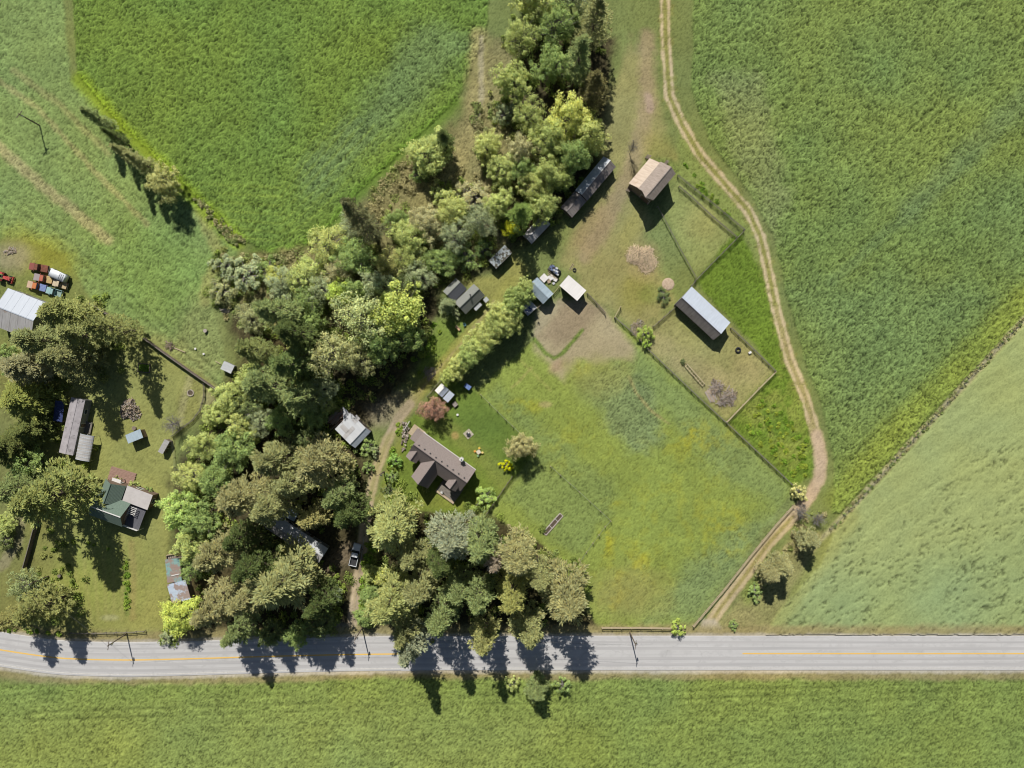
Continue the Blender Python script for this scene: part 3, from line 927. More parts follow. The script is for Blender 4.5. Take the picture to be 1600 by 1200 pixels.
G = 'trees between the crop field and the dirt path at the top'
tree('tree', 672, 240, 34, 9, YG2, 'broad yellow-green tree alone beside the right corner of the crop field', G, False)
tree('narrow', 694, 218, 16, 13, DG, 'dark conifer behind the broad tree at the right corner of the crop field', G, False)
tree('bush', 655, 272, 16, 4, MG, 'green bush at the lower left foot of the broad corner tree', G, False)
tree('tree', 762, 230, 23, 8, YG, 'lone yellow-green tree right of the dirt path at the top', G, False)
tree('bush', 790, 178, 20, 5, GG, 'grey-green bush at the top of the dirt path', G)
tree('tree', 787, 265, 26, 8, YG2, 'yellow-green tree below the lone tree by the dirt path', G)
tree('bush', 742, 305, 30, 4, BR, 'wide brownish bush in the dry clearing at the top', G)
tree('bush', 690, 305, 18, 3.5, YG2, 'low yellowish bush in the dry clearing, left of the brownish one', G)

G = 'trees in the middle wood above the cabin'
tree('tree', 705, 330, 27, 9, YG, 'yellow-green tree below the dry clearing at the top', G)
tree('tree', 668, 352, 28, 10, BR, 'brown-tinged tree right of the tall pointed conifer', G)
tree('tree', 640, 372, 28, 10, YG2, 'yellow-green tree at the right foot of the tall pointed conifer', G)
tree('tree', 620, 345, 18, 7, MG, 'small green tree on the right flank of the tall pointed conifer', G)
tree('airy', 712, 368, 26, 10, GG, 'thin grey-green tree in the middle wood above the shaded gap', G)
tree('airy', 752, 345, 26, 11, GG, 'thin grey tree with dark gaps left of the yellow tree', G)
tree('tree', 608, 412, 24, 8, (160, 156, 84), 'olive-yellow tree above the dark hollow in the middle wood', G)
tree('tree', 640, 402, 26, 9, YG2, 'yellow-green tree right of the dark hollow in the middle wood', G)
tree('airy', 655, 432, 24, 9, GG, 'thin grey-green tree upper left of the cabin', G)
tree('tree', 690, 408, 24, 7, MG, 'mid green tree just above the cabin', G)
tree('bush', 730, 402, 22, 4, MG, 'green bush between the cabin and the leaf-strewn shed', G)
tree('bush', 756, 388, 18, 4, MG, 'green bush touching the upper left of the leaf-strewn shed', G)
tree('tree', 640, 445, 20, 9, DG, 'dark green tree left of the cabin roof', G)
tree('narrow', 698, 476, 14, 8, GG, 'small grey-green conifer at the lower left corner of the cabin', G, False)
tree('bush', 714, 490, 9, 2.2, GG, 'little round bush below the left gable of the cabin', None, False)

G = 'trees massed left of the long narrow shed'
rows = [('tree', 828, 182, 28, 12, YG2, 'yellow-green tree at the upper left of the mass beside the long narrow shed'),
        ('tree', 893, 188, 34, 14, (176, 176, 80), 'large pale yellow tree at the top of the mass beside the long narrow shed'),
        ('tree', 918, 216, 27, 13, YG, 'yellow-green tree at the right edge of the mass by the long shed end'),
        ('tree', 858, 224, 30, 13, YG2, 'yellow-green tree at the heart of the mass beside the long narrow shed'),
        ('tree', 898, 246, 27, 13, MG, 'green tree overhanging the upper half of the long narrow shed'),
        ('tree', 816, 238, 24, 11, BR, 'brown-tinged tree on the left edge of the mass beside the long narrow shed'),
        ('tree', 856, 274, 27, 12, YG2, 'yellow-green tree overhanging the middle of the long narrow shed'),
        ('tree', 880, 283, 17, 9, (150, 160, 76), 'smaller olive tree tight against the long narrow shed'),
        ('tree', 836, 294, 26, 11, YG, 'yellow-green tree left of the middle of the long narrow shed'),
        ('conifer', 812, 335, 24, 16, MG, 'green conical tree above the leaf-strewn shed'),
        ('tree', 848, 325, 24, 10, YG2, 'yellow-green tree over the gap between the two long sheds'),
        ('tree', 798, 358, 13, 7, (196, 180, 50), 'small golden yellow tree beside the green conical tree'),
        ('tree', 780, 320, 22, 10, YG2, 'yellow-green tree on the left fringe of the mass, above the golden tree'),
        ('tree', 820, 268, 20, 10, MG, 'mid green tree between the brown-tinged and yellow-green trees of the mass'),
        ('conifer', 928, 140, 28, 17, (120, 112, 70), 'dark conifer at the very top right of the mass'),
        ('tree', 800, 130, 30, 12, YG2, 'yellow-green tree at the top edge above the mass'),
        ('tree', 862, 105, 30, 12, MG, 'green tree beyond the pale yellow tree, at the far top'),
        ('conifer', 905, 90, 30, 18, OLG, 'olive conifer at the far top, right of the green tree'),
        ('tree', 815, 60, 30, 12, YG2, 'yellow-green tree at the far top left of the wooded strip'),
        ('tree', 870, 40, 32, 12, MG, 'green tree at the far top middle of the wooded strip'),
        ('conifer', 930, 30, 30, 19, OL, 'olive conifer at the far top right of the wooded strip'),
        ('tree', 835, -5, 32, 12, YG, 'yellow-green tree cut by the top edge of the wooded strip'),
        ('tree', 895, -12, 30, 12, GG, 'grey-green tree cut by the top edge of the wooded strip')]
for k, a in enumerate(rows): tree(*a, group=G)

G = 'trees in the wood left of the driveway'
rows = [('conifer', 434, 488, 36, 24, OLG, 'dark-based olive conifer at the top left of the central wood'),
        ('tree', 482, 470, 24, 9, MG, 'green tree right of the olive conifer at the top of the central wood'),
        ('tree', 500, 455, 24, 9, GG, 'grey-green tree along the top of the central wood'),
        ('tree', 530, 458, 20, 10, (166, 182, 66), 'lime-green tree at the top of the central wood'),
        ('airy', 570, 500, 46, 19, (166, 170, 104), 'big feathery pale willow-like tree at the centre of the wood'),
        ('tree', 622, 488, 42, 17, (168, 174, 76), 'big drooping yellow-green tree left of the cabin lawn'),
        ('tree', 590, 448, 26, 12, GG, 'grey-green tree above the big feathery tree'),
        ('tree', 560, 455, 22, 12, MG, 'mid green tree wedged above the big feathery tree'),
        ('airy', 522, 555, 38, 18, (158, 156, 96), 'olive feathery tree at the lower left of the big feathery one'),
        ('airy', 560, 560, 28, 15, (152, 150, 92), 'olive thin-crowned tree below the big feathery tree'),
        ('tree', 598, 535, 30, 14, MG, 'dark-sided green tree below the drooping yellow-green tree'),
        ('tree', 487, 510, 20, 10, MG, 'small green tree between the two olive crowns of the central wood'),
        ('conifer', 414, 602, 38, 23, OLG, 'olive conifer at the left of the dark gap in the central wood'),
        ('conifer', 396, 548, 28, 19, (132, 136, 80), 'olive-green conifer on the meadow edge of the central wood'),
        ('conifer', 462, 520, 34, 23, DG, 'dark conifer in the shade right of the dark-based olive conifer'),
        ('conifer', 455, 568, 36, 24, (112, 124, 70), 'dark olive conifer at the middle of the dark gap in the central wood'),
        ('tree', 392, 500, 24, 9, (150, 150, 96), 'pale olive tree on the meadow edge, above the coop'),
        ('tree', 396, 590, 22, 10, YG2, 'yellow-green tree between the coop and the olive conifer'),
        ('conifer', 470, 622, 32, 21, OLG, 'olive conifer at the bottom of the dark gap in the central wood'),
        ('tree', 442, 655, 24, 10, MG, 'mid green tree above the olive conifers, left of the machine shed'),
        ('tree', 640, 528, 26, 13, MG, 'dark-sided green tree beside the cabin lawn, below the drooping tree'),
        ('tree', 410, 660, 22, 9, GG, 'grey-green tree above the upper left olive conifer of the shaded house'),
        ('tree', 505, 610, 22, 8, GG, 'grey-green tree at the bottom of the dark gap, above the machine shed'),
        ('tree', 490, 650, 22, 7, MG, 'green tree left of the machine shed planks'),
        ('tree', 508, 632, 16, 6, YG2, 'small yellow-green tree just above the machine shed planks'),
        ('bush', 492, 684, 18, 4, MG, 'green bush at the left corner of the machine shed'),
        ('tree', 470, 690, 20, 7, DG, 'dark green tree left of the machine shed, above the olive conifers')]
for a in rows: tree(*a, group=G)

G = 'trees along the right side of the left yard'
rows = [('tree', 362, 618, 28, 8, YG2, 'yellow-green tree at the end of the board fence'),
        ('tree', 388, 640, 22, 9, DG, 'dark green tree right of the tree at the end of the board fence'),
        ('tree', 336, 650, 18, 6, YG2, 'small yellow-green tree outside the curved rustic fence'),
        ('tree', 380, 668, 24, 9, YG, 'bright yellow-green tree between the olive conifers and the curved fence'),
        ('tree', 366, 704, 34, 11, MG, 'big rounded green tree right of the small timber shed'),
        ('tree', 316, 696, 24, 8, YG2, 'yellow-green tree directly right of the small timber shed'),
        ('tree', 300, 744, 26, 8, YG, 'yellow-green tree beside the lawn, below the small timber shed'),
        ('tree', 338, 752, 26, 9, MG, 'green tree behind the yellow-green tree beside the lawn'),
        ('tree', 284, 800, 30, 10, (160, 178, 86), 'pale green tree overhanging the lawn right of the green-roofed house'),
        ('tree', 318, 812, 28, 10, MG, 'mid green tree right of the pale green tree by the lawn'),
        ('tree', 300, 848, 28, 9, YG2, 'yellow-green tree above the long teal and white shed'),
        ('tree', 300, 888, 18, 8, MG, 'green tree brushing the right side of the long teal and white shed'),
        ('tree', 284, 962, 30, 8, (166, 172, 66), 'bright lime-yellow tree at the lower end of the long teal and white shed'),
        ('bush', 262, 994, 14, 2.4, GG, 'grey-green roadside bush left of the bright lime-yellow tree'),
        ('bare', 270, 662, 18, 5, BR, 'leafless grey tree by the lower end of the curved rustic fence')]
for a in rows: tree(*a, group=G, wood=a[0] != 'bare')

G = 'conifers round the house under the trees'
rows = [('conifer', 432, 718, 38, 23, OL, 'olive conifer at the upper left of the group over the shaded long house'),
        ('conifer', 500, 722, 44, 25, OLB, 'broad tan-olive conifer below the machine shed'),
        ('conifer', 462, 752, 32, 22, OL, 'olive conifer between the two upper ones over the shaded long house'),
        ('conifer', 378, 776, 40, 24, OLB, 'broad olive conifer left of the shaded long house'),
        ('conifer', 424, 792, 37, 22, OL, 'olive conifer hiding the upper left end of the shaded long house'),
        ('conifer', 488, 810, 25, 15, (168, 158, 98), 'small golden-olive conifer poking over the middle of the shaded long house'),
        ('conifer', 528, 772, 30, 22, OLG, 'dark olive conifer over the upper right of the shaded long house'),
        ('conifer', 346, 862, 38, 24, OLB, 'tan-olive conifer right of the long teal and white shed'),
        ('conifer', 380, 838, 28, 20, DG, 'dark green conifer left of the shaded long house, between two tan ones'),
        ('conifer', 442, 912, 60, 25, OL, 'very broad olive conifer below the shaded long house'),
        ('conifer', 388, 930, 36, 22, OLB, 'tan-olive conifer left of the very broad olive one'),
        ('conifer', 335, 950, 36, 20, BR, 'brownish conifer right of the bright lime-yellow tree'),
        ('conifer', 372, 985, 26, 17, OLG, 'olive conifer at the roadside below the very broad olive one'),
        ('tree', 465, 990, 20, 8, MG, 'green broadleaf tree at the roadside left of the driveway mouth'),
        ('tree', 424, 990, 20, 8, DG, 'dark broadleaf tree at the roadside left of the green one'),
        ('tree', 505, 975, 20, 9, DG, 'dark broadleaf tree in the corner of road and driveway'),
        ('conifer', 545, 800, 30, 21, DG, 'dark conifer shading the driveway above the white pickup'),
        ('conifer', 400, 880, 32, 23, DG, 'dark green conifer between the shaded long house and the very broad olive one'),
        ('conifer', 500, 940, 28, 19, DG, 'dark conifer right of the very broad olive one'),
        ('tree', 522, 930, 13, 6, (160, 170, 128), 'small silvery-green tree between the broad conifer and the driveway')]
for a in rows: tree(*a, group=G)

G = 'conifers in the grove below the brown-roofed house'
rows = [('conifer', 612, 824, 48, 22, (162, 162, 98), 'broad olive conifer at the upper left of the grove, beside the driveway'),
        ('conifer', 640, 868, 26, 18, OL, 'smaller olive conifer below the broad upper left one of the grove'),
        ('conifer', 706, 842, 42, 24, GRY, 'grey-green feathery conifer at the top centre of the grove'),
        ('conifer', 752, 846, 40, 23, OLG, 'olive-green conifer right of the grey feathery one in the grove'),
        ('narrow', 772, 872, 20, 22, (164, 146, 122), 'slim greyish-brown conifer standing out in the grove'),
        ('conifer', 610, 942, 46, 24, (158, 158, 94), 'broad olive conifer at the lower left of the grove'),
        ('conifer', 655, 918, 36, 22, OL, 'olive conifer in the middle of the grove left half'),
        ('conifer', 718, 916, 30, 21, OLG, 'olive conifer in the middle of the grove right half'),
        ('conifer', 806, 872, 40, 23, OLB, 'tan-olive conifer at the right top of the grove'),
        ('conifer', 800, 926, 36, 22, (160, 156, 88), 'golden-olive conifer under the tan one at the right of the grove'),
        ('conifer', 640, 1008, 30, 21, GRY, 'greyish conifer leaning out over the road at the left of the grove'),
        ('conifer', 632, 985, 26, 20, OL, 'olive conifer behind the greyish one leaning over the road'),
        ('conifer', 756, 994, 27, 20, (164, 160, 98), 'olive conifer leaning over the road at the middle of the grove'),
        ('conifer', 826, 984, 30, 20, OL, 'olive conifer at the road edge, left of the big rightmost one'),
        ('conifer', 884, 932, 50, 24, OLB, 'very large tan-olive conifer, rightmost of the grove'),
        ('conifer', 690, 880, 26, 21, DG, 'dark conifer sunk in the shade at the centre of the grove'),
        ('conifer', 690, 960, 34, 24, OLG, 'dark olive conifer at the shaded lower middle of the grove'),
        ('conifer', 745, 930, 30, 23, OLG, 'olive conifer below the slim greyish-brown one in the grove'),
        ('conifer', 842, 900, 26, 21, OL, 'olive conifer wedged between the tan one and the rightmost one'),
        ('tree', 582, 896, 15, 5, YG2, 'yellow-green small tree on the strip between driveway and grove'),
        ('tree', 578, 928, 16, 5, MG, 'green small tree on the strip between driveway and grove'),
        ('tree', 570, 962, 16, 5, MG, 'green small tree by the pole at the driveway mouth'),
        ('tree', 596, 902, 12, 6, LIME, 'lime-green small tree at the left fringe of the grove')]
for a in rows: tree(*a, group=G)

G = 'conifers about the left yard'
rows = [('conifer', 104, 493, 38, 17, (150, 150, 88), 'olive conifer beside the big metal shed, nearest the old vehicles'),
        ('conifer', 172, 514, 30, 20, (148, 148, 88), 'olive conifer overhanging the board fence'),
        ('conifer', 128, 522, 33, 16, (146, 146, 90), 'olive conifer between the big metal shed and the board fence'),
        ('conifer', 60, 532, 38, 16, (138, 140, 88), 'olive conifer at the lower corner of the big metal shed'),
        ('conifer', 42, 572, 42, 13, (146, 140, 98), 'greyish conifer left of the mobile home, below the metal shed'),
        ('conifer', 108, 560, 36, 19, (142, 140, 90), 'olive conifer above the end of the mobile home'),
        ('conifer', 36, 625, 42, 11, (148, 150, 78), 'yellowish conifer left of the blue-tarped shelter'),
        ('conifer', 46, 672, 30, 10, (112, 116, 64), 'dark green conifer beside the blue-tarped shelter'),
        ('conifer', 14, 700, 36, 12, (108, 112, 62), 'dark conifer at the left edge, level with the mobile home'),
        ('conifer', 76, 776, 55, 24, (142, 144, 82), 'very broad olive conifer left of the green-roofed house'),
        ('conifer', 20, 766, 36, 21, OLG, 'olive conifer at the left edge, beside the very broad one'),
        ('tree', 45, 725, 26, 9, MG, 'green tree at the foot of the mobile home'),
        ('tree', 12, 560, 20, 8, MG, 'green tree at the left edge below the metal shed'),
        ('conifer', 62, 950, 34, 16, (152, 150, 88), 'olive conifer in the lower left corner beside the road'),
        ('conifer', 22, 965, 30, 14, (156, 150, 90), 'olive conifer at the left edge beside the road'),
        ('airy', 42, 915, 26, 9, OLG, 'thin olive tree between the left drive and the lower left conifer'),
        ('bush', 8, 846, 15, 4, (104, 112, 58), 'dark round clipped bush beside the left drive'),
        ('tree', 10, 820, 16, 4, YG2, 'yellow-green shrub above the dark round bush at the left edge')]
for a in rows: tree(*a, group=G, wood=(a[0] == 'conifer' and a[1] < 140))

# row beside the grassy lane
ROW = [(702, 586, 14, 5.5), (716, 573, 18, 6.5), (731, 559, 19, 7.5), (746, 543, 22, 8), (760, 527, 22, 8.5), (774, 511, 24, 9), (788, 496, 24, 9), (800, 480, 24, 9.5), (810, 464, 21, 9), (820, 450, 15, 7), (794, 512, 18, 8)]
ORD = ['first', 'second', 'third', 'fourth', 'fifth', 'sixth', 'seventh', 'eighth', 'ninth', 'tenth']
for k, (x, y, r, h) in enumerate(ROW):
    lb = '%s yellow-green tree up the row beside the grassy lane, counted from the lower end' % ORD[k] if k < 10 else 'extra yellow-green tree behind the row beside the grassy lane, on its pasture side'
    tree('tree', x, y, r, h, _tk.choice([YG, (160, 166, 80), YG2, (140, 152, 76)]), lb, 'row of trees beside the grassy lane', False)
# garden and lane-side trees
tree('airy', 677, 640, 22, 6.5, RD, 'red-brown leaved tree beside the small white and grey garden shed', None, False)
tree('tree', 813, 698, 23, 9, (160, 150, 94), 'olive tree standing at the pasture side of the house garden', None, False)
tree('bush', 792, 728, 11, 2.2, (220, 190, 30), 'bright yellow flowering bush beneath the olive garden tree', None, False)
tree('bush', 757, 776, 19, 3.0, (138, 156, 70), 'green bush off the right-hand corner of the brown-roofed house', None, False)
tree('bush', 575, 731, 10, 2.2, MG, 'round green bush left of the driveway, below the machine shed', None, False)
tree('bush', 617, 720, 12, 2.6, (130, 160, 66), 'round green bush between the driveway and the brown-roofed house', None, False)
tree('bush', 574, 697, 16, 3.0, MG, 'wide green bush against the lower right side of the machine shed', None, False)
tree('bush', 585, 705, 9, 2.2, GG, 'grey-green bush beside the driveway, next to the machine shed', None, False)
tree('bush', 612, 745, 10, 1.8, MG, 'low green bush beside the driveway, lowest of the garden hedge', None, False)
tree('bush', 607, 765, 10, 1.6, DG, 'low dark green bush at the bottom corner of the house garden by the driveway', None, False)
tree('bush', 648, 800, 5, 1.0, (190, 140, 80), 'small orange-brown shrub on the lawn edge below the house wing', None, False)
tree('bush', 1009, 522, 14, 3.0, (150, 164, 64), 'bright yellow-green bush in the corner of the equipment paddock', None, False)
tree('bush', 1010, 537, 8, 2.0, (150, 174, 60), 'smaller green bush below the bright one in the equipment paddock corner', None, False)
tree('bush', 1060, 982, 13, 2.8, (158, 170, 66), 'yellow-green bush at the roadside beside the lane mouth', None, False)
tree('bush', 1249, 770, 15, 3.5, (184, 176, 104), 'straw-coloured bush where the lane passes the pasture corner', None, False)
tree('bare', 1253, 800, 16, 4.5, BR, 'leafless dark bush beside the lane, under the straw-coloured bush', None, False)
tree('bare', 1278, 812, 14, 3.5, GRY, 'leafless grey bush at the end of the field fence by the lane', None, False)
tree('narrow', 1266, 846, 19, 9, (146, 142, 96), 'small olive conifer beside the pale field, upper of the lane pair', 'conifers beside the pale field', False)
tree('narrow', 1222, 886, 22, 10, (152, 146, 98), 'olive conifer beside the pale field, right one of the lower pair', 'conifers beside the pale field', False)
tree('narrow', 1204, 898, 20, 9.5, (156, 148, 100), 'olive conifer nearest the lane, left one of the lower pair', 'conifers beside the pale field', False)
tree('bush', 1180, 925, 14, 2.0, MG, 'low green shrub on the lane bank left of the conifers', None, False)
tree('bush', 1146, 977, 9, 1.2, MG, 'tiny green shrub beside the lane mouth and the road', None, False)
tree('bush', 1037, 463, 14, 1.4, DG, 'low dark green weeds at the corner of the equipment shed', None, False)
tree('bare', 988, 232, 10, 7, GRY, 'small dead tree with bare limbs in the dirt yard above the barn', None, False)
tree('bush', 208, 758, 8, 1.6, YG2, 'small yellow-green shrub at the corner of the plank deck', None, False)
tree('bush', 232, 768, 8, 1.4, MG, 'small green shrub along the white roof of the green-roofed house', None, False)
tree('bush', 648, 700, 7, 1.2, MG, 'low green shrub at the left end of the brown-roofed house', None, False)
# beyond the road
for (x, y, r, h, c, k, lb) in ((838, 1078, 22, 9, OLG, 'conifer', 'olive conifer just below the road, near the middle'), (880, 1072, 15, 4, MG, 'bush', 'green bush just below the road, near the middle'),
                               (800, 1068, 12, 3, YG2, 'bush', 'yellow-green bush just below the road, left of the olive conifer')):
    tree(k, x, y, r, h, c, lb, 'growth below the road', False)

# ---- undergrowth: uncountable low growth on the woodland floor
def undergrowth():
    rs = np.random.RandomState(8)
    spots = []
    for (x, y, r) in TREES:
        for k in range(12):
            a = rs.rand() * 6.28; d = r * (0.3 + 1.0 * rs.rand())
            spots.append((x + d * math.cos(a), y + d * math.sin(a), 0.6 + 1.0 * rs.rand(), 0.7 + 1.6 * rs.rand(), 0))

    def scatter(poly, n, s0, s1, hh, tone):
        xs = [p[0] for p in poly]; ys = [p[1] for p in poly]
        c = 0; tries = 0
        while c < n and tries < n * 40:
            tries += 1
            x = rs.uniform(min(xs), max(xs)); y = rs.uniform(min(ys), max(ys)); ins = False
            for i in range(len(poly)):
                (ax, ay), (bx, by) = poly[i], poly[(i + 1) % len(poly)]
                if (ay > y) != (by > y) and x < (bx - ax) * (y - ay) / (by - ay) + ax: ins = not ins
            if ins:
                q = P(x, y); spots.append((q.x, q.y, rs.uniform(s0, s1), rs.uniform(*hh), tone)); c += 1
    scatter([(345, 395), (420, 402), (480, 392), (500, 470), (420, 470), (350, 500), (330, 460)], 110, 0.5, 1.5, (0.5, 1.6), 1)
    scatter([(560, 310), (640, 240), (700, 270), (780, 250), (800, 340), (700, 380), (600, 360)], 150, 0.5, 1.6, (0.4, 1.5), 2)
    scatter([(302, 312), (316, 312), (385, 378), (365, 385)], 60, 0.4, 0.9, (0.4, 0.9), 1)
    scatter([(735, 160), (830, 160), (800, 240), (745, 260)], 60, 0.5, 1.3, (0.4, 1.2), 1)
    scatter([(430, 480), (660, 480), (600, 620), (500, 640), (420, 600)], 110, 0.6, 1.6, (0.5, 1.6), 0)
    scatter([(500, 600), (560, 625), (540, 640), (515, 645), (495, 690), (470, 660)], 50, 0.5, 1.3, (0.5, 1.5), 0)
    scatter([(570, 840), (592, 840), (590, 960), (560, 970)], 70, 0.4, 1.0, (0.4, 1.0), 3)
    scatter([(300, 700), (350, 640), (390, 650), (380, 720), (300, 830), (280, 780)], 50, 0.5, 1.3, (0.5, 1.4), 0)
    scatter([(640, 560), (690, 490), (700, 500), (660, 590)], 20, 0.4, 0.8, (0.3, 0.7), 3)
    scatter([(622, 655), (634, 660), (618, 705), (606, 760), (600, 750)], 40, 0.25, 0.6, (0.2, 0.6), 3)
    scatter([(1255, 790), (1290, 800), (1275, 840), (1225, 870), (1190, 920), (1180, 910), (1230, 850)], 60, 0.3, 0.9, (0.3, 0.8), 2)
    scatter([(1190, 620), (1225, 640), (1262, 690), (1262, 745), (1236, 745), (1160, 670)], 90, 0.3, 0.8, (0.2, 0.5), 4)
    scatter([(1065, 250), (1110, 300), (1150, 350), (1100, 310)], 30, 0.3, 0.7, (0.2, 0.4), 3)
    scatter([(110, 830), (140, 815), (195, 850), (198, 930), (190, 900)], 4, 0.3, 0.5, (0.2, 0.4), 3)
    scatter([(194, 875), (202, 875), (203, 960), (195, 955)], 30, 0.3, 0.6, (0.3, 0.6), 3)
    scatter([(775, 810), (850, 850), (905, 880), (930, 975), (850, 940)], 50, 0.4, 1.0, (0.3, 0.8), 1)
    scatter([(60, 890), (75, 820), (120, 840), (90, 960), (20, 985)], 40, 0.4, 1.0, (0.3, 1.0), 0)
    scatter([(1598, 494), (1604, 500), (1304, 828), (1298, 822)], 150, 0.25, 0.55, (0.2, 0.5), 1)
    scatter([(0, 970), (60, 985), (95, 988), (95, 992), (0, 984)], 30, 0.3, 0.7, (0.3, 0.6), 3)
    tones = {0: [(134, 150, 76), (152, 156, 90), (116, 132, 66), (142, 158, 74)], 1: [(160, 162, 110), (140, 154, 90), (170, 164, 116)], 2: [(176, 168, 118), (150, 160, 90), (164, 156, 110)], 3: [(118, 148, 58), (138, 158, 66)], 4: [(150, 164, 64), (124, 154, 56)]}
    cen, dr, nm, ln, wd, cc = [], [], [], [], [], []
    for (x, y, r, h, tone) in spots:
        k = int(26 + 46 * r)
        v = rs.randn(k, 3); v[:, 2] = np.abs(v[:, 2]); v /= np.linalg.norm(v, axis=1, keepdims=True)
        rad = 0.45 + 0.6 * rs.rand(k)
        pos = np.array([x, y, 0.0]) + v * rad[:, None] * np.array([r, r, h])
        cen.append(pos); dr.append(rs.randn(k, 3) + v); nm.append(v + rs.randn(k, 3) * 0.4 + np.array([0, 0, 0.8]))
        ln.append(0.28 + 0.3 * rs.rand(k)); wd.append(0.18 + 0.18 * rs.rand(k))
        t = tones[tone][rs.randint(len(tones[tone]))]
        cc.append(np.repeat((s2l(t) * (0.85 + 0.3 * rs.rand()))[None] * (1 + (rs.rand(k, 1) - 0.5) * 0.5), 4, axis=0))
    V, F = leaf_quads(np.vstack(cen), np.vstack(dr), np.vstack(nm), np.concatenate(ln), np.concatenate(wd), rs)
    o = obj('undergrowth', np_mesh('undergrowth', V, F, SHRUB, np.vstack(cc)))
    setp(o, 'low green and straw-coloured undergrowth on the woodland floor and rough edges', 'undergrowth', None, 'stuff')


undergrowth()

# ================================================================== BUILDINGS
def metal(name, c, c2=None, rust=None, rough=0.45, lo=0.58, hi=0.7, sc=0.5):
    return mat(name, alb(c), rough, alb(c2 or tuple(v * 0.9 for v in c)), 1.2, stretch=(2.2, 0.35, 0.35), bump=0.05, spec=0.4, stain=alb(rust) if rust else None, stain_scale=sc, stain_lo=lo, stain_hi=hi)


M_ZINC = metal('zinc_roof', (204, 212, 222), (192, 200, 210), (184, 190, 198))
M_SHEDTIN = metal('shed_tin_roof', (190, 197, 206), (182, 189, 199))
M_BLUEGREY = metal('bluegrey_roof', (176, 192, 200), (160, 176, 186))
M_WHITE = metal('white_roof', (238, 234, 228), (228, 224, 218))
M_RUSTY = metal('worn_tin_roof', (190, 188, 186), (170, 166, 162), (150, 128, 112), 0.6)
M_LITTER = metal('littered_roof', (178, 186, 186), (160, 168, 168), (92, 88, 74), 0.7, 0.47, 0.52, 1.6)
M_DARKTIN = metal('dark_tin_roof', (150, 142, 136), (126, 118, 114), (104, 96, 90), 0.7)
M_PALETIN = metal('pale_tin_roof', (206, 208, 208), (192, 194, 196), (150, 144, 140), 0.5, 0.6, 0.68)
M_TEAL = metal('teal_roof', (142, 178, 172), (128, 164, 160), (158, 138, 126), 0.7, 0.44, 0.50, 0.35)
M_BLUEWHITE = metal('pale_blue_roof', (196, 208, 222), (182, 194, 210), (162, 144, 136), 0.7, 0.46, 0.50, 0.3)
M_TAN = metal('tan_board_roof', (222, 204, 184), (204, 184, 164), (196, 170, 146), 0.8)
M_OLDWOODROOF = mat('weathered_shake_roof', alb((182, 168, 156)), 0.9, alb((156, 142, 130)), 2.0, stretch=(3.0, 0.4, 0.4), bump=0.3)
M_SHINGLE = mat('brown_shingle', alb((160, 148, 142)), 0.95, alb((138, 126, 120)), 5.0, bump=0.25, bscale=30)
M_GREENSH = mat('green_shingle', alb((120, 138, 124)), 0.95, alb((106, 122, 110)), 5.0, bump=0.25, bscale=30)
M_GREYSH = mat('grey_shingle', alb((150, 152, 144)), 0.95, alb((136, 138, 130)), 5.0, bump=0.25, bscale=30)
M_CHARSH = mat('charcoal_shingle', alb((106, 108, 112)), 0.95, alb((94, 96, 100)), 5.0, bump=0.25, bscale=30)
M_FLATROOF = mat('flat_membrane_roof', alb((206, 200, 196)), 0.8, alb((194, 188, 184)), 1.0, bump=0.05)
M_PURPLEGREY = mat('grey_felt_roof', alb((184, 178, 180)), 0.85, alb((164, 158, 160)), 0.9, stain=alb((132, 128, 128)), stain_scale=0.7)
M_OLDWOOD = mat('weathered_wood', (0.22, 0.18, 0.145), 0.9, (0.13, 0.105, 0.085), 2.5, stretch=(4, 4, 0.4), bump=0.4)
M_GREYWOOD = mat('grey_fence_wood', (0.24, 0.215, 0.18), 0.9, (0.13, 0.115, 0.10), 3.0, stretch=(0.4, 3, 3), bump=0.3)
M_PALEWOOD = mat('pale_wood', alb((206, 190, 160)), 0.85, alb((184, 164, 134)), 3.0, stretch=(0.4, 3, 3), bump=0.2)
M_DECK = mat('brown_deck', alb((176, 144, 128)), 0.85, alb((150, 120, 106)), 2.0, stretch=(0.3, 4, 4), bump=0.3)
M_PATIO = mat('patio_flag', alb((198, 190, 170)), 0.9, alb((172, 164, 144)), 2.0, bump=0.2)
M_SIDING = mat('cream_siding', alb((206, 198, 180)), 0.8, alb((190, 182, 166)), 1.0, stretch=(0.3, 0.3, 6), bump=0.15)
M_BROWNSIDE = mat('brown_siding', alb((132, 112, 96)), 0.85, alb((114, 96, 82)), 1.5, stretch=(0.3, 0.3, 6), bump=0.15)
M_GREYSIDE = mat('grey_siding', alb((150, 150, 146)), 0.85, alb((132, 132, 128)), 1.5, stretch=(0.3, 0.3, 6), bump=0.15)
M_WHITEP = mat('white_painted', alb((236, 234, 228)), 0.6, alb((222, 220, 214)), 2.0)
M_GLASS = mat('window_glass', (0.03, 0.04, 0.05), 0.08, (0.02, 0.03, 0.04), 1.0, spec=0.6)
M_DOOR = mat('door_paint', (0.16, 0.11, 0.08), 0.6, (0.11, 0.08, 0.06), 2.0)
M_DARKMETAL = mat('dark_metal', (0.05, 0.05, 0.055), 0.5, (0.03, 0.03, 0.03), 3.0)
M_STEEL = mat('steel', (0.45, 0.45, 0.45), 0.35, (0.35, 0.35, 0.35), 3.0, metallic=0.8)
M_BRICK = mat('chimney_masonry', alb((226, 220, 212)), 0.9, alb((204, 196, 186)), 4.0, bump=0.3)
M_SOIL = mat('garden_soil', (0.12, 0.09, 0.065), 1.0, (0.07, 0.055, 0.04), 4.0, bump=0.5)
M_STONE = mat('pale_stone', alb((196, 186, 170)), 0.9, alb((160, 150, 136)), 4.0, bump=0.4)


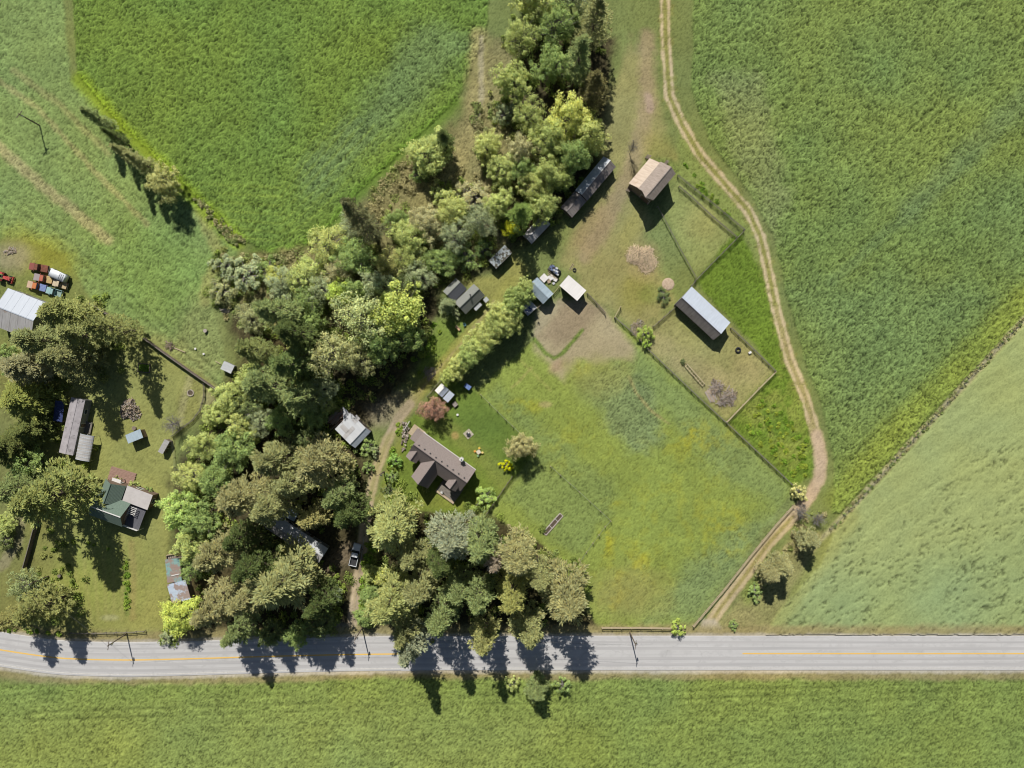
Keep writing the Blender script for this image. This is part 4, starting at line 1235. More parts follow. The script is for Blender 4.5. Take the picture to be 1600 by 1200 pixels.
def frame_of(pts, zA, zB):
    w = [P(*pts[0], zA), P(*pts[1], zA), P(*pts[2], zB), P(*pts[3], zB)]
    for q in w: q.z = 0
    x = ((w[1] - w[0]) + (w[2] - w[3])).normalized()
    mA = (w[0] + w[1]) / 2; mB = (w[2] + w[3]) / 2
    y = Vector((-x.y, x.x, 0))
    if (mB - mA).dot(y) < 0: x = -x; y = -y
    L = (abs((w[1] - w[0]).dot(x)) + abs((w[2] - w[3]).dot(x))) / 2
    W = (mB - mA).dot(y)
    return (mA + mB) / 2, math.atan2(x.y, x.x), L, W


class Bld:
    def __init__(self, root, c, ang):
        self.root = root
        d = Vector((c.x, c.y, 0)) - root.location; a = root.rotation_euler.z
        self.rel = Vector((d.x * math.cos(-a) - d.y * math.sin(-a), d.x * math.sin(-a) + d.y * math.cos(-a), 0))
        self.rot = ang - a
        self.c = Vector((c.x, c.y, 0)); self.ang = ang

    def add(self, mb, name, m, parent=None, **k):
        o = mb.build(name, m, parent or self.root, **k)
        if parent is None:
            o.location = self.rel; o.rotation_euler = (0, 0, self.rot)
        return o

    def loc(self, px, py, z=0.0):
        d = P(px, py, z) - self.c
        a = -self.ang
        return Vector((d.x * math.cos(a) - d.y * math.sin(a), d.x * math.sin(a) + d.y * math.cos(a), z))


def roof_slope(b, a0, a1, r1, r0, m, style, step, name='roof_slope', t=0.09):
    """eave a0-a1, ridge r0-r1 (top surface)"""
    mb = MB()
    a0, a1, r0, r1 = map(Vector, (a0, a1, r0, r1))
    mb.slab(a0, a1, r1, r0, t)
    n = (a1 - a0).cross(r0 - a0).normalized()
    if n.z < 0: n = -n
    if style == 'rib':
        k = max(2, int(round((a1 - a0).length / step)))
        for i in range(k + 1):
            f = i / k
            f = min(max(f, 0.004), 0.996)
            mb.beam(a0.lerp(a1, f) + n * 0.008 - (r0 - a0).normalized() * 0.012, r0.lerp(r1, f) + n * 0.008, 0.06, 0.045)
    elif style == 'shingle':
        k = max(3, int((r0 - a0).length / step))
        for i in range(k):
            f0 = i / k; f1 = (i + 1) / k
            p0 = a0.lerp(r0, f0); p1 = a1.lerp(r1, f0); q0 = a0.lerp(r0, f1); q1 = a1.lerp(r1, f1)
            e = (a1 - a0).normalized() * 0.012
            mb.hexa([p0 - e + n * 0.002, p1 + e + n * 0.002, q1 + e + n * 0.002, q0 - e + n * 0.002, p0 - e + n * 0.035, p1 + e + n * 0.035, q1 + e + n * 0.008, q0 - e + n * 0.008])
    return b.add(mb, name, m)


def wall_poly(b, prof, axis, at, t, m, name='wall'):
    """prof = outline in (along, z); axis 'x': wall runs along x at y=at; 'y': runs along y at x=at; thickness t inwards"""
    mb = MB()
    n = len(prof)
    for s in (0, 1):
        for (u, z) in prof:
            mb.v.append((u, at + s * t, z) if axis == 'x' else (at + s * t, u, z))
    mb.f.append(tuple(range(n))); mb.f.append(tuple(reversed(range(n, 2 * n))))
    for i in range(n):
        j = (i + 1) % n
        mb.f.append((i, j, n + j, n + i))
    return b.add(mb, name, m)


def opening(b, side, u, z0, w, h, kind, LX, WY, frame_m=None):
    """door or window on a wall face; side A/B/L/R; u = position along the wall"""
    def bx(mb, u0, u1, z0, z1, d0, d1):
        if side == 'A': mb.box(u0, u1, -WY - d1, -WY - d0, z0, z1)
        if side == 'B': mb.box(u0, u1, WY + d0, WY + d1, z0, z1)
        if side == 'L': mb.box(-LX - d1, -LX - d0, u0, u1, z0, z1)
        if side == 'R': mb.box(LX + d0, LX + d1, u0, u1, z0, z1)
    mb = MB(); bx(mb, u - w / 2, u + w / 2, z0, z0 + h, -0.03, 0.03)
    o = b.add(mb, kind, M_GLASS if kind == 'window' else M_DOOR)
    f = MB(); t = 0.08
    bx(f, u - w / 2 - t, u - w / 2, z0, z0 + h, -0.02, 0.06); bx(f, u + w / 2, u + w / 2 + t, z0, z0 + h, -0.02, 0.06)
    bx(f, u - w / 2 - t, u + w / 2 + t, z0 + h, z0 + h + t, -0.02, 0.062)
    if kind == 'window': bx(f, u - w / 2 - t, u + w / 2 + t, z0 - t, z0, -0.02, 0.075)
    f.build('frame', frame_m or M_WHITEP, o)
    if kind == 'door':
        hmb = MB(); bx(hmb, u + w * 0.36, u + w * 0.42, z0 + h * 0.46, z0 + h * 0.52, 0.03, 0.09); hmb.build('handle', M_STEEL, o)
    return o


def gable(name, label, cat, pts, zA, zR, zB=None, f=0.5, rA=None, rB=None, wall=None, over=0.3, style='rib', step=0.8, group=None, root=None, openings=(), cap=None, skip=()):
    """gabled block; pts = roof corners in the photo (eave A: 0-1, eave B: 3-2)"""
    zB = zA if zB is None else zB
    c, ang, L, W = frame_of(pts, zA, zB)
    if root is None: root = thing(name, label, cat, c, ang, group)
    b = Bld(root, c, ang)
    yr = -W / 2 + f * W
    rB = rB or rA
    roof_slope(b, (-L / 2, -W / 2, zA), (L / 2, -W / 2, zA), (L / 2, yr, zR), (-L / 2, yr, zR), rA, style, step)
    roof_slope(b, (L / 2, W / 2, zB), (-L / 2, W / 2, zB), (-L / 2, yr, zR), (L / 2, yr, zR), rB, style, step)
    mb = MB(); mb.beam((-L / 2 - 0.015, yr, zR + 0.035), (L / 2 + 0.015, yr, zR + 0.035), 0.24, 0.06)
    b.add(mb, 'ridge_cap', cap or rA)
    lx, wy = L / 2 - over, W / 2 - over
    sA = (zR - zA) / (yr + W / 2); sB = (zR - zB) / (W / 2 - yr)
    d = 0.13
    hA = zA + sA * over - d; hB = zB + sB * over - d
    t = 0.12
    if wall is not None:
        if 'A' not in skip: wall_poly(b, [(-lx, -0.1), (lx, -0.1), (lx, hA), (-lx, hA)], 'x', -wy, t, wall)
        if 'B' not in skip: wall_poly(b, [(-lx, -0.1), (lx, -0.1), (lx, hB), (-lx, hB)], 'x', wy, -t, wall)
        g = [(-wy + t + .002, -0.1), (wy - t - .002, -0.1), (wy - t - .002, hB), (yr, zR - d - 0.02), (-wy + t + .002, hA)]
        if 'L' not in skip: wall_poly(b, g, 'y', -lx, t, wall)
        if 'R' not in skip: wall_poly(b, g, 'y', lx, -t, wall)
    for (side, u, z0, w, h, kind) in openings:
        opening(b, side, u, z0, w, h, kind, lx, wy)
    if skip:
        for (x, y) in ((-lx + .1, -wy + .1), (lx - .1, -wy + .1), (-lx + .1, wy - .1), (lx - .1, wy - .1), (0, -wy + .1), (0, wy - .1)):
            mb = MB(); mb.box(x - .08, x + .08, y - .08, y + .08, -0.1, (hA if y < 0 else hB) - 0.02); b.add(mb, 'post', M_OLDWOOD)
    b.L, b.W, b.yr, b.zA, b.zB, b.zR, b.lx, b.wy = L, W, yr, zA, zB, zR, lx, wy
    return b


def mono(name, label, cat, pts, zA, zB, roof, wall, over=0.2, style='rib', step=0.8, group=None, root=None, openings=(), skip=()):
    """single-pitch block: height zA along edge 0-1 and zB along edge 3-2"""
    c, ang, L, W = frame_of(pts, zA, zB)
    # frame_of may have flipped x only, never A/B
    if root is None: root = thing(name, label, cat, c, ang, group)
    b = Bld(root, c, ang)
    roof_slope(b, (-L / 2, -W / 2, zA), (L / 2, -W / 2, zA), (L / 2, W / 2, zB), (-L / 2, W / 2, zB), roof, style, step, 'roof')
    lx, wy = L / 2 - over, W / 2 - over
    s = (zB - zA) / W; d = 0.13
    hA = zA + s * over - d; hB = zB - s * over - d
    t = 0.1
    if wall is not None:
        if 'A' not in skip: wall_poly(b, [(-lx, -0.1), (lx, -0.1), (lx, hA), (-lx, hA)], 'x', -wy, t, wall)
        if 'B' not in skip: wall_poly(b, [(-lx, -0.1), (lx, -0.1), (lx, hB), (-lx, hB)], 'x', wy, -t, wall)
        g = [(-wy + t + .002, -0.1), (wy - t - .002, -0.1), (wy - t - .002, hB), (-wy + t + .002, hA)]
        if 'L' not in skip: wall_poly(b, g, 'y', -lx, t, wall)
        if 'R' not in skip: wall_poly(b, g, 'y', lx, -t, wall)
    if skip:
        for (x, y) in ((-lx + .1, -wy + .1), (lx - .1, -wy + .1), (-lx + .1, wy - .1), (lx - .1, wy - .1)):
            mb = MB(); mb.box(x - .07, x + .07, y - .07, y + .07, -0.1, (hA if y < 0 else hB) - 0.02); b.add(mb, 'post', M_OLDWOOD)
    for (side, u, z0, w, h, kind) in openings: opening(b, side, u, z0, w, h, kind, lx, wy)
    b.L, b.W, b.lx, b.wy = L, W, lx, wy
    return b


# ---------------------------------------------------------------- the barn
b = gable('barn', 'old timber barn with a tan lean-to roof and grey shake roof above the yard', 'barn',
          [(1031, 254), (996.5, 296), (1021, 312), (1057, 270)], 5.6, 7.3, 5.9, 0.60, M_OLDWOODROOF, M_OLDWOODROOF, M_OLDWOOD, 0.35, 'shingle', 0.45,
          openings=[('L', 0.4, 0, 2.6, 3.0, 'door'), ('R', 0.4, 0, 2.6, 3.0, 'door'), ('L', 0.5, 4.6, 1.2, 1.2, 'window'), ('B', 2.0, 1.4, 0.9, 0.8, 'window'), ('B', -2.0, 1.4, 0.9, 0.8, 'window')])
# hay hood
q = b.loc(1009, 309, 7.3); s = 1 if q.x > 0 else -1; xo = s * max(abs(q.x), b.L / 2 + 0.9)
for ys in (-1, 1):
    za = b.zR - 0.9 * ((b.zR - b.zA) / (b.yr + b.W / 2) if ys < 0 else (b.zR - b.zB) / (b.W / 2 - b.yr))
    mb = MB(); mb.slab((s * (b.L / 2 + 0.014), b.yr, b.zR + .02), (xo, b.yr, b.zR + .02), (s * (b.L / 2 + 0.014), b.yr + ys * 1.7, b.zR - 1.7 * ((b.zR - b.zA) / (b.yr + b.W / 2) if ys < 0 else (b.zR - b.zB) / (b.W / 2 - b.yr)) + .02), (s * (b.L / 2 + 0.013), b.yr + ys * 1.69, b.zR - 1.69 * ((b.zR - b.zA) / (b.yr + b.W / 2) if ys < 0 else (b.zR - b.zB) / (b.W / 2 - b.yr)) + .02), 0.08); b.add(mb, 'hay_hood', M_OLDWOODROOF)
# lean-to on the sunny side
L, W = b.L, b.W
ln = b.loc(1017, 245, 3.4); yl = ln.y
x0, x1 = -L / 2 + 0.0, L / 2
roof_slope(b, (-L / 2 + 0.25, yl, 3.5), (L / 2 - 0.2, yl, 3.5), (L / 2 - 0.2, -W / 2 + 0.1, 5.58), (-L / 2 + 0.25, -W / 2 + 0.1, 5.58), M_TAN, 'rib', 1.0, 'lean_to_roof')
wall_poly(b, [(-b.lx, -0.1), (b.lx, -0.1), (b.lx, 3.42), (-b.lx, 3.42)], 'x', yl + 0.3, 0.1, M_OLDWOOD, 'lean_to_wall')
for xx, tt in ((-b.lx, 0.1), (b.lx, -0.1)):
    wall_poly(b, [(yl + 0.42, -0.1), (-b.wy - 0.02, -0.1), (-b.wy - 0.02, 4.95), (yl + 0.42, 3.45)], 'y', xx, tt, M_OLDWOOD, 'lean_to_wall')
# timbers and clutter leaning at the barn ends
for (px, py, s) in ((982, 297, 1), (1012, 246, 1), (1041, 254, 0.7)):
    p = b.loc(px, py)
    mb = MB()
    for k in range(5): mb.beam((p.x - .5 + .25 * k, p.y - .5 * s, 0.02), (p.x - .3 + .22 * k, p.y + .6 * s, 1.6 * s), 0.16, 0.05)
    b.add(mb, 'leaning_boards', M_OLDWOOD)

# ---------------------------------------------------------------- long sheds against the trees
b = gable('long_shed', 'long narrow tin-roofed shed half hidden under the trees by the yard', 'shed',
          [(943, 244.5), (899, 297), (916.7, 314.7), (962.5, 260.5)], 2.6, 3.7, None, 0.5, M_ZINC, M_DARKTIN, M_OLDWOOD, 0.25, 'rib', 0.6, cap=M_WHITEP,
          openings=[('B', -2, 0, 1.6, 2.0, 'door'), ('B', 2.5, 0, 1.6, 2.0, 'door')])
r2 = gable(None, None, None, [(898.2, 298), (877, 323), (892.5, 341), (916, 315.5)], 2.35, 3.3, None, 0.5, M_DARKTIN, M_DARKTIN, M_OLDWOOD, 0.2, 'rib', 0.45, root=b.root, skip=('B',))
gable('old_shed', 'low worn tin shed under trees, at the lower end of the long narrow shed', 'shed',
      [(846, 337), (816, 368), (831, 381), (860, 350)], 2.2, 3.0, None, 0.5, M_RUSTY, M_RUSTY, M_OLDWOOD, 0.2, 'rib', 0.6, openings=[('B', 1, 0, 1.0, 1.9, 'door')])
mono('leafy_roof_shed', 'grey shed roof speckled with leaf litter, left of the low worn tin shed', 'shed',
     [(787.7, 381.2), (765.7, 407.7), (773, 419.5), (801.2, 396.4)], 2.9, 2.5, M_LITTER, M_OLDWOOD, 0.2, 'rib', 0.7, openings=[('B', 0.5, 0, 0.9, 1.9, 'door')])

# ---------------------------------------------------------------- the cabin (two gables side by side)
b = gable('cabin', 'small cabin with two parallel grey gables beside the grassy lane', 'cabin',
          [(740.4, 443.7), (710, 472.5), (727.5, 491), (757.5, 461.7)], 2.7, 4.4, None, 0.5, M_GREYSH, M_GREYSH, M_BROWNSIDE, 0.3, 'shingle', 0.28,
          openings=[('B', -1.8, 1.0, 1.2, 1.0, 'window'), ('B', 0.2, 0, 0.9, 2.0, 'door'), ('B', 2.0, 1.0, 1.0, 1.0, 'window'), ('L', 0, 1.0, 1.0, 1.0, 'window'), ('R', 0, 1.0, 1.0, 1.0, 'window')])
mb = MB(); q = b.loc(735, 461.5, 4.2); mb.tube([(q.x, q.y, 3.2), (q.x, q.y, 5.1)], 0.13, 10); mb.tube([(q.x, q.y, 5.1), (q.x, q.y, 5.25)], [0.2, 0.2], 10)
b.add(mb, 'stovepipe', M_DARKMETAL)
b2 = gable(None, None, None, [(713, 433.7), (693, 454.6), (708.5, 472.5), (728.7, 452.5)], 2.6, 3.9, None, 0.42, M_GREYSH, M_CHARSH, M_BROWNSIDE, 0.3, 'shingle', 0.28, root=b.root,
           openings=[('A', 0, 1.0, 1.0, 1.0, 'window')])
# awnings on the lane side
for (pts) in ([(749, 472), (739.5, 481.5), (744, 485.5), (753.5, 476.5)], [(760, 463), (755, 467.5), (758.5, 473.5), (764, 469)]):
    mono('awning', None, None, pts, 2.3, 2.1, M_PALETIN, None, 0.1, 'rib', 0.5, root=b.root, skip=('A',))

# ---------------------------------------------------------------- the cluster of sheds by the bare ground
gable('metal_shed', 'blue-grey metal gabled shed in the middle of the shed cluster', 'shed',
      [(839, 433), (864.7, 458.3), (849, 475.7), (823.7, 449.3)], 2.6, 3.7, None, 0.5, M_BLUEGREY, M_BLUEGREY, M_GREYSIDE, 0.25, 'rib', 0.6, openings=[('R', 0, 0, 1.2, 2.0, 'door'), ('B', 0, 1, 1, .8, 'window')])
b = mono('small_shed', 'small pale shed with a blue tarp on its roof, lower left of the blue-grey shed', 'shed',
         [(826.5, 466.7), (838.3, 479.7), (825.4, 494.3), (813, 480.8)], 2.6, 2.2, M_PALETIN, M_OLDWOOD, 0.15, 'rib', 0.7, openings=[('R', 0, 0, 0.9, 1.8, 'door')])
mb = MB(); rs = random.Random(4)
for k in range(14):
    x, y = rs.uniform(-1.1, -0.1), rs.uniform(-.6, 1.0); z = 2.6 - 0.4 * (y + b.W / 2) / b.W + 0.05
    mb.slab((x, y, z), (x + .35, y + .1, z + .05), (x + .3, y + .4, z + .02), (x - .05, y + .3, z + .04), 0.02)
b.add(mb, 'blue_tarp', mat('blue_tarp', alb((92, 106, 160)), 0.6, alb((70, 82, 130)), 3))
mono('white_roof_shed', 'open-fronted shed with a plain bright white roof facing the bare ground', 'shed',
     [(888.4, 429.6), (916, 453.8), (901.9, 470), (874.3, 446.5)], 3.1, 3.4, M_WHITE, M_OLDWOOD, 0.3, 'rib', 1.1, skip=('B',))

# ---------------------------------------------------------------- equipment shed in the paddock
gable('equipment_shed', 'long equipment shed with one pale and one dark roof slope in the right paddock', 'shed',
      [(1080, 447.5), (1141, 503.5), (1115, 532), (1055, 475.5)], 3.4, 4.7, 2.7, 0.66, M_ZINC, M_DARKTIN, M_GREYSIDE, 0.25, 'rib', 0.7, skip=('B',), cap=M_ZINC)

# ---------------------------------------------------------------- the brown-roofed house
b = gable('brown_roofed_house', 'long house with a brown shingle roof, front wing and dormers in the garden', 'house',
          [(662, 676), (743.7, 734.7), (719, 767), (637, 708)], 3.5, 7.1, None, 0.5, M_SHINGLE, M_SHINGLE, M_SIDING, 0.35, 'shingle', 0.28,
          openings=[('A', -5, 1.0, 1.4, 1.2, 'window'), ('A', 0, 1.0, 1.6, 1.2, 'window'), ('A', 5, 1.0, 1.4, 1.2, 'window'), ('A', 2.6, 0, 0.95, 2.1, 'door'), ('B', 3.0, 0.9, 1.4, 1.2, 'window'), ('B', 1.2, 0, 0.95, 2.1, 'door'),
                    ('R', 0, 3.6, 1.2, 1.2, 'window'), ('L', 0, 3.6, 1.2, 1.2, 'window'), ('R', -1.2, 0.9, 1.2, 1.2, 'window'), ('L', 1.2, 0.9, 1.2, 1.2, 'window')])
HB = b
zmain = lambda y: b.zR - (b.zR - b.zB) * y / (b.W / 2)
ymain = lambda z: (b.zR - z) * (b.W / 2) / (b.zR - b.zB)


def cross_gable(b, xc, hw, zr, ze, yend, m, wallm, prefix, z0=-0.1, win=None, over=0.25):
    for s in (-1, 1):
        roof_slope(b, (xc + s * hw, ymain(ze) - 0.02, ze), (xc + s * hw, yend, ze), (xc, yend, zr), (xc, ymain(zr) - 0.02, zr), m, 'shingle', 0.28, prefix + '_roof')
    mb = MB(); mb.beam((xc, ymain(zr) + 0.05, zr + 0.035), (xc, yend + 0.012, zr + 0.035), 0.22, 0.05); b.add(mb, prefix + '_ridge_cap', m)
    k = (zr - ze) / hw; h = hw - over
    zs = ze + k * over - 0.13
    prof = [(xc - h, z0), (xc + h, z0), (xc + h, zs), (xc, zr - 0.15), (xc - h, zs)]
    wall_poly(b, prof, 'x', yend - over, -0.1, wallm, prefix + '_wall')
    for s in (-1, 1):
        ys = min(ymain(ze), yend - over - 0.2)
        wall_poly(b, [(ys - 0.3, z0), (yend - over - 0.105, z0), (yend - over - 0.105, zs - 0.02), (ys - 0.3, zs - 0.02)], 'y', xc + s * h, -s * 0.1, wallm, prefix + '_side_wall')
    if win:
        o = MB(); o.box(xc - win[0] / 2, xc + win[0] / 2, yend - over - 0.03, yend - over + 0.03, win[2], win[2] + win[1]); w_ = b.add(o, 'window', M_GLASS)
        f = MB()
        for s in (-1, 1): f.box(xc + s * (win[0] / 2 + .04) - .04, xc + s * (win[0] / 2 + .04) + .04, yend - over - .02, yend - over + .06, win[2], win[2] + win[1])
        f.box(xc - win[0] / 2 - .08, xc + win[0] / 2 + .08, yend - over - .02, yend - over + .062, win[2] + win[1], win[2] + win[1] + .08)
        f.build('frame', M_WHITEP, w_)


wr = b.loc(652.7, 756.8, 6.8); cross_gable(b, wr.x, 2.5, 6.8, 3.5, wr.y, M_SHINGLE, M_SIDING, 'wing', -0.1, (1.5, 1.2, 1.0))
for (px, py) in ((640.5, 719.5), (702.5, 764)):
    q = b.loc(px, py, 5.9); cross_gable(b, q.x, 1.5, 5.9, 4.3, q.y, M_SHINGLE, M_SIDING, 'dormer', 3.3, (0.9, 0.8, 3.9), 0.15)
# entry roof and deck at the left gable
q = b.loc(651, 670.5, 3.0)
s = 1 if q.x > 0 else -1
x_in = s * b.lx; x_out = q.x
roof_slope(b, (x_out, -b.W / 2 + 0.1, 2.85), (x_in, -b.W / 2 + 0.1, 2.85), (x_in, 0.0, 3.35), (x_out, 0.0, 3.35), M_SHINGLE, 'shingle', 0.28, 'porch_roof')
for yy in (-b.W / 2 + 0.25, -0.15):
    mb = MB(); mb.box(x_out - s * .22 - .06, x_out - s * .22 + .06, yy - .06, yy + .06, 0, 2.8 if yy < -1 else 3.2); b.add(mb, 'porch_post', M_WHITEP)
mb = MB()
for k in range(14): mb.box(min(x_in, x_out + s * 1.4), max(x_in, x_out + s * 1.4), -b.W / 2 + 0.05 + k * .2, -b.W / 2 + 0.23 + k * .2, 0.12, 0.2)
b.add(mb, 'side_deck', M_PALEWOOD)
# front porch
mb = MB(); y0 = b.wy + 0.02; q0 = b.loc(683, 763); q1 = b.loc(705, 781)
px0, px1 = min(q0.x, q1.x) - 1.0, max(q0.x, q1.x)
px0 = max(px0, min(wr.x + 2.25, px0 + 9)) if wr.x < q0.x else px0
yo = max(q0.y, q1.y)
for k in range(int((yo - y0) / 0.2)): mb.box(px0, px1, y0 + .2 * k, y0 + .2 * k + .18, 0.3, 0.42)
b.add(mb, 'porch_floor', M_GREYWOOD)
mb = MB(); mb.box(px0, px1, yo - 0.02, yo + 0.5, 0.2, 0.46); b.add(mb, 'porch_step', M_PALEWOOD)
# gutters, fascia, chimney, vents, flashing
mb = MB(); mb.box(-b.L / 2, b.L / 2, -b.W / 2 - 0.14, -b.W / 2 - 0.002, 3.32, 3.5); b.add(mb, 'gutter', M_WHITEP)
for sx in (-1, 1):
    for (ya, za, yb) in ((-b.W / 2, 3.5, 0), (b.W / 2, 3.5, 0)):
        mb = MB(); mb.beam((sx * (b.L / 2 + 0.025), ya, za - 0.12), (sx * (b.L / 2 + 0.025), yb, 7.1 - 0.12), 0.03, 0.2); b.add(mb, 'bargeboard', M_BROWNSIDE)
q = b.loc(721.5, 717, 4.6)
mb = MB(); mb.box(q.x - .38, q.x + .38, q.y - .35, q.y + .35, 3.7, 5.9); ch = b.add(mb, 'chimney', M_BRICK, bevel=0.02)
mb = MB(); mb.box(q.x - .45, q.x + .45, q.y - .42, q.y + .42, 5.9, 6.02); mb.build('chimney_cap', M_WHITEP, ch)
mb = MB(); mb.tube([(q.x, q.y, 6.0), (q.x, q.y, 6.35)], 0.13, 10); mb.build('flue', M_DARKMETAL, ch)
for k in range(9):
    xx = -b.L / 2 + 1.2 + k * (b.L - 2.4) / 8
    mb = MB(); mb.box(xx - .14, xx + .14, -0.62, -0.34, zmain(0.62) - .02, zmain(0.34) + .14); b.add(mb, 'roof_vent', M_DARKMETAL)

# ---------------------------------------------------------------- garden sheds by the red tree
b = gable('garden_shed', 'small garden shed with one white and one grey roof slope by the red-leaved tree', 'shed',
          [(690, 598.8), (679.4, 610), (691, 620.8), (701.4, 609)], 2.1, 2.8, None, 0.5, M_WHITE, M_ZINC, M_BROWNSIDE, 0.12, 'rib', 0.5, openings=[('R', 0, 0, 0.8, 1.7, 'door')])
mono('tool_shed', 'flat grey-roofed tool shed joined to the small white and grey garden shed', 'shed',
     [(702.6, 609.8), (692.2, 621.8), (699.5, 629.5), (710, 617)], 2.3, 2.1, M_ZINC, M_BROWNSIDE, 0.12, 'rib', 0.5, openings=[('B', 0, 0, 0.8, 1.7, 'door')])

# ---------------------------------------------------------------- machine shed by the driveway
cA = [(549.5, 643.5), (524.5, 668.5), (554, 702), (577.5, 675.5)]
b = gable('machine_shed', 'pale tin-roofed machine shed with patched sheets, left of the driveway', 'shed', cA, 3.0, 3.8, 2.7, 0.78, M_PALETIN, M_ZINC, M_OLDWOOD, 0.2, 'rib', 0.9, openings=[('B', 0, 0, 2.6, 2.2, 'door')])
for (px, py, w_, h_, zz) in ((538, 670, 2.4, 1.2, 0), (556, 655, 1.4, 1.8, 0), (545, 676, 1.0, 3.6, 0)):
    q = b.loc(px, py, 3.4); mb = MB(); yy0, yy1 = q.y - w_ / 2, q.y + w_ / 2
    zz = lambda y: 3.0 + 0.8 * (y + b.W / 2) / (0.78 * b.W) + 0.075
    mb.slab((q.x - h_ / 2, yy0, zz(yy0)), (q.x + h_ / 2, yy0, zz(yy0)), (q.x + h_ / 2, yy1, zz(yy1)), (q.x - h_ / 2, yy1, zz(yy1)), 0.025); b.add(mb, 'patch_sheet', M_RUSTY)
mb = MB(); q0 = b.loc(535.5, 635.5, 2.6); q1 = b.loc(550, 647, 2.8); q2 = b.loc(536, 661, 2.8)
mb.slab(q0, b.loc(541, 640, 2.8), b.loc(548.5, 649, 2.86), b.loc(536.5, 661, 2.86), 0.05); b.add(mb, 'loose_roof_sheet', M_PALETIN)
mb = MB()
for (px, py) in ((536, 640), (541, 647), (537, 656)):
    q = b.loc(px, py, 0); mb.box(q.x - .06, q.x + .06, q.y - .06, q.y + .06, -0.1, 2.78)
b.add(mb, 'sheet_prop', M_OLDWOOD)

# ---------------------------------------------------------------- big metal shed at the left edge
gable('big_metal_shed', 'big pale metal shed cut off by the left edge, under the conifers', 'shed',
      [(16, 451.5), (72, 473), (47, 531), (-14, 507)], 3.8, 5.4, None, 0.5, M_SHEDTIN, M_RUSTY, M_GREYSIDE, 0.2, 'rib', 1.8, openings=[('R', 0, 0, 3.0, 3.0, 'door'), ('A', 2, 0, 1, 2, 'door')])

# ---------------------------------------------------------------- mobile home and its carport
b = gable('mobile_home', 'long flat-roofed grey mobile home on the left, beneath the conifers', 'mobile home',
          [(133.5, 624), (114, 711.5), (92, 707), (111, 621.6)], 3.0, 3.25, None, 0.5, M_PURPLEGREY, M_PURPLEGREY, M_GREYSIDE, 0.12, 'flat', 1.0,
          openings=[('A', -4, 1.1, 1.2, 0.9, 'window'), ('A', 0.5, 0.4, 0.9, 2.0, 'door'), ('A', 4, 1.1, 1.2, 0.9, 'window'), ('B', -3, 1.1, 1.2, 0.9, 'window'), ('B', 3, 1.1, 1.2, 0.9, 'window')])
mb = MB(); q = b.loc(137, 668)
for k in range(10): mb.box(q.x - 1.5, q.x + 1.5, q.y - 1.2 + .22 * k, q.y - 1.2 + .22 * k + .19, 0.35, 0.45)
b.add(mb, 'porch_floor', M_GREYWOOD)
for (dx, dy) in ((-1.4, -1.1), (1.4, -1.1), (-1.4, .8), (1.4, .8)):
    mb = MB(); mb.box(q.x + dx - .05, q.x + dx + .05, q.y + dy - .05, q.y + dy + .05, -0.05, 1.35); b.add(mb, 'porch_post', M_WHITEP)
c, ang, L, W = frame_of([(147, 680.5), (141, 720), (116.6, 718), (126, 678)], 2.3, 2.3)
t = thing('arched_carport', 'arched ribbed metal carport beside the lower end of the mobile home', 'carport', c, ang)
mb = MB(); n = 10; arc = [(-W / 2 * math.cos(math.pi * k / n), 2.2 + 0.7 * math.sin(math.pi * k / n)) for k in range(n + 1)]
for k in range(n): mb.slab((-L / 2, arc[k][0], arc[k][1]), (L / 2, arc[k][0], arc[k][1]), (L / 2, arc[k + 1][0], arc[k + 1][1]), (-L / 2, arc[k + 1][0], arc[k + 1][1]), 0.05)
mb.build('roof', M_RUSTY, t)
for i in range(9):
    x = -L / 2 + 0.05 + i * (L - 0.1) / 8
    mb = MB()
    for k in range(n): mb.beam((x, arc[k][0], arc[k][1] + 0.02), (x, arc[k + 1][0], arc[k + 1][1] + 0.02), 0.07, 0.05)
    mb.build('roof_rib', M_ZINC, t)
for x in (-L / 2 + .1, 0, L / 2 - .1):
    for y in (-W / 2 + .1, W / 2 - .1):
        mb = MB(); mb.box(x - .05, x + .05, y - .05, y + .05, -0.1, 2.3); mb.build('post', M_STEEL, t)
mono('tarped_shelter', 'shaded shelter under a dark blue tarp left of the mobile home', 'shelter',
     [(86, 625.5), (101, 628), (96.5, 659.5), (83, 658)], 2.2, 2.0, mat('dark_blue_tarp', alb((70, 82, 130)), 0.6, alb((50, 62, 104)), 1.5, bump=0.3), None, 0.1, 'flat', 1, skip=('A',))

# ---------------------------------------------------------------- the green-roofed house
b = gable('green_roofed_house', 'house with green shingle gables, a flat white-roofed addition and a railed deck', 'house',
          [(204.6, 787), (154, 768.5), (140, 804.5), (190.6, 823)], 3.6, 6.2, None, 0.5, M_GREENSH, M_GREENSH, M_BROWNSIDE, 0.3, 'shingle', 0.28,
          openings=[('B', 0, 1, 1.4, 1.2, 'window'), ('B', 2.4, 1, 1.0, 1.2, 'window'), ('L', 0, 1, 1.4, 1.2, 'window'), ('R', 0, 1, 1.4, 1.2, 'window'), ('B', -2.4, 0, .95, 2.1, 'door')], cap=M_WHITEP)
b2 = gable(None, None, None, [(197, 759.5), (186, 790), (154, 778.5), (165, 748.5)], 3.6, 5.9, None, 0.5, M_GREENSH, M_GREENSH, M_BROWNSIDE, 0.3, 'shingle', 0.28, root=b.root, cap=M_GREENSH, openings=[('R', 0, 1, 1.2, 1.2, 'window')])
b3 = mono(None, None, None, [(199, 759), (239, 773.7), (229.7, 797), (190, 781.5)], 3.4, 3.3, M_FLATROOF, M_BROWNSIDE, 0.2, 'flat', 1, root=b.root, openings=[('L', 0, 1, 1.2, 1, 'window'), ('R', 0, 1, 1.2, 1, 'window'), ('A', 1, 1, 1.4, 1.0, 'window')])
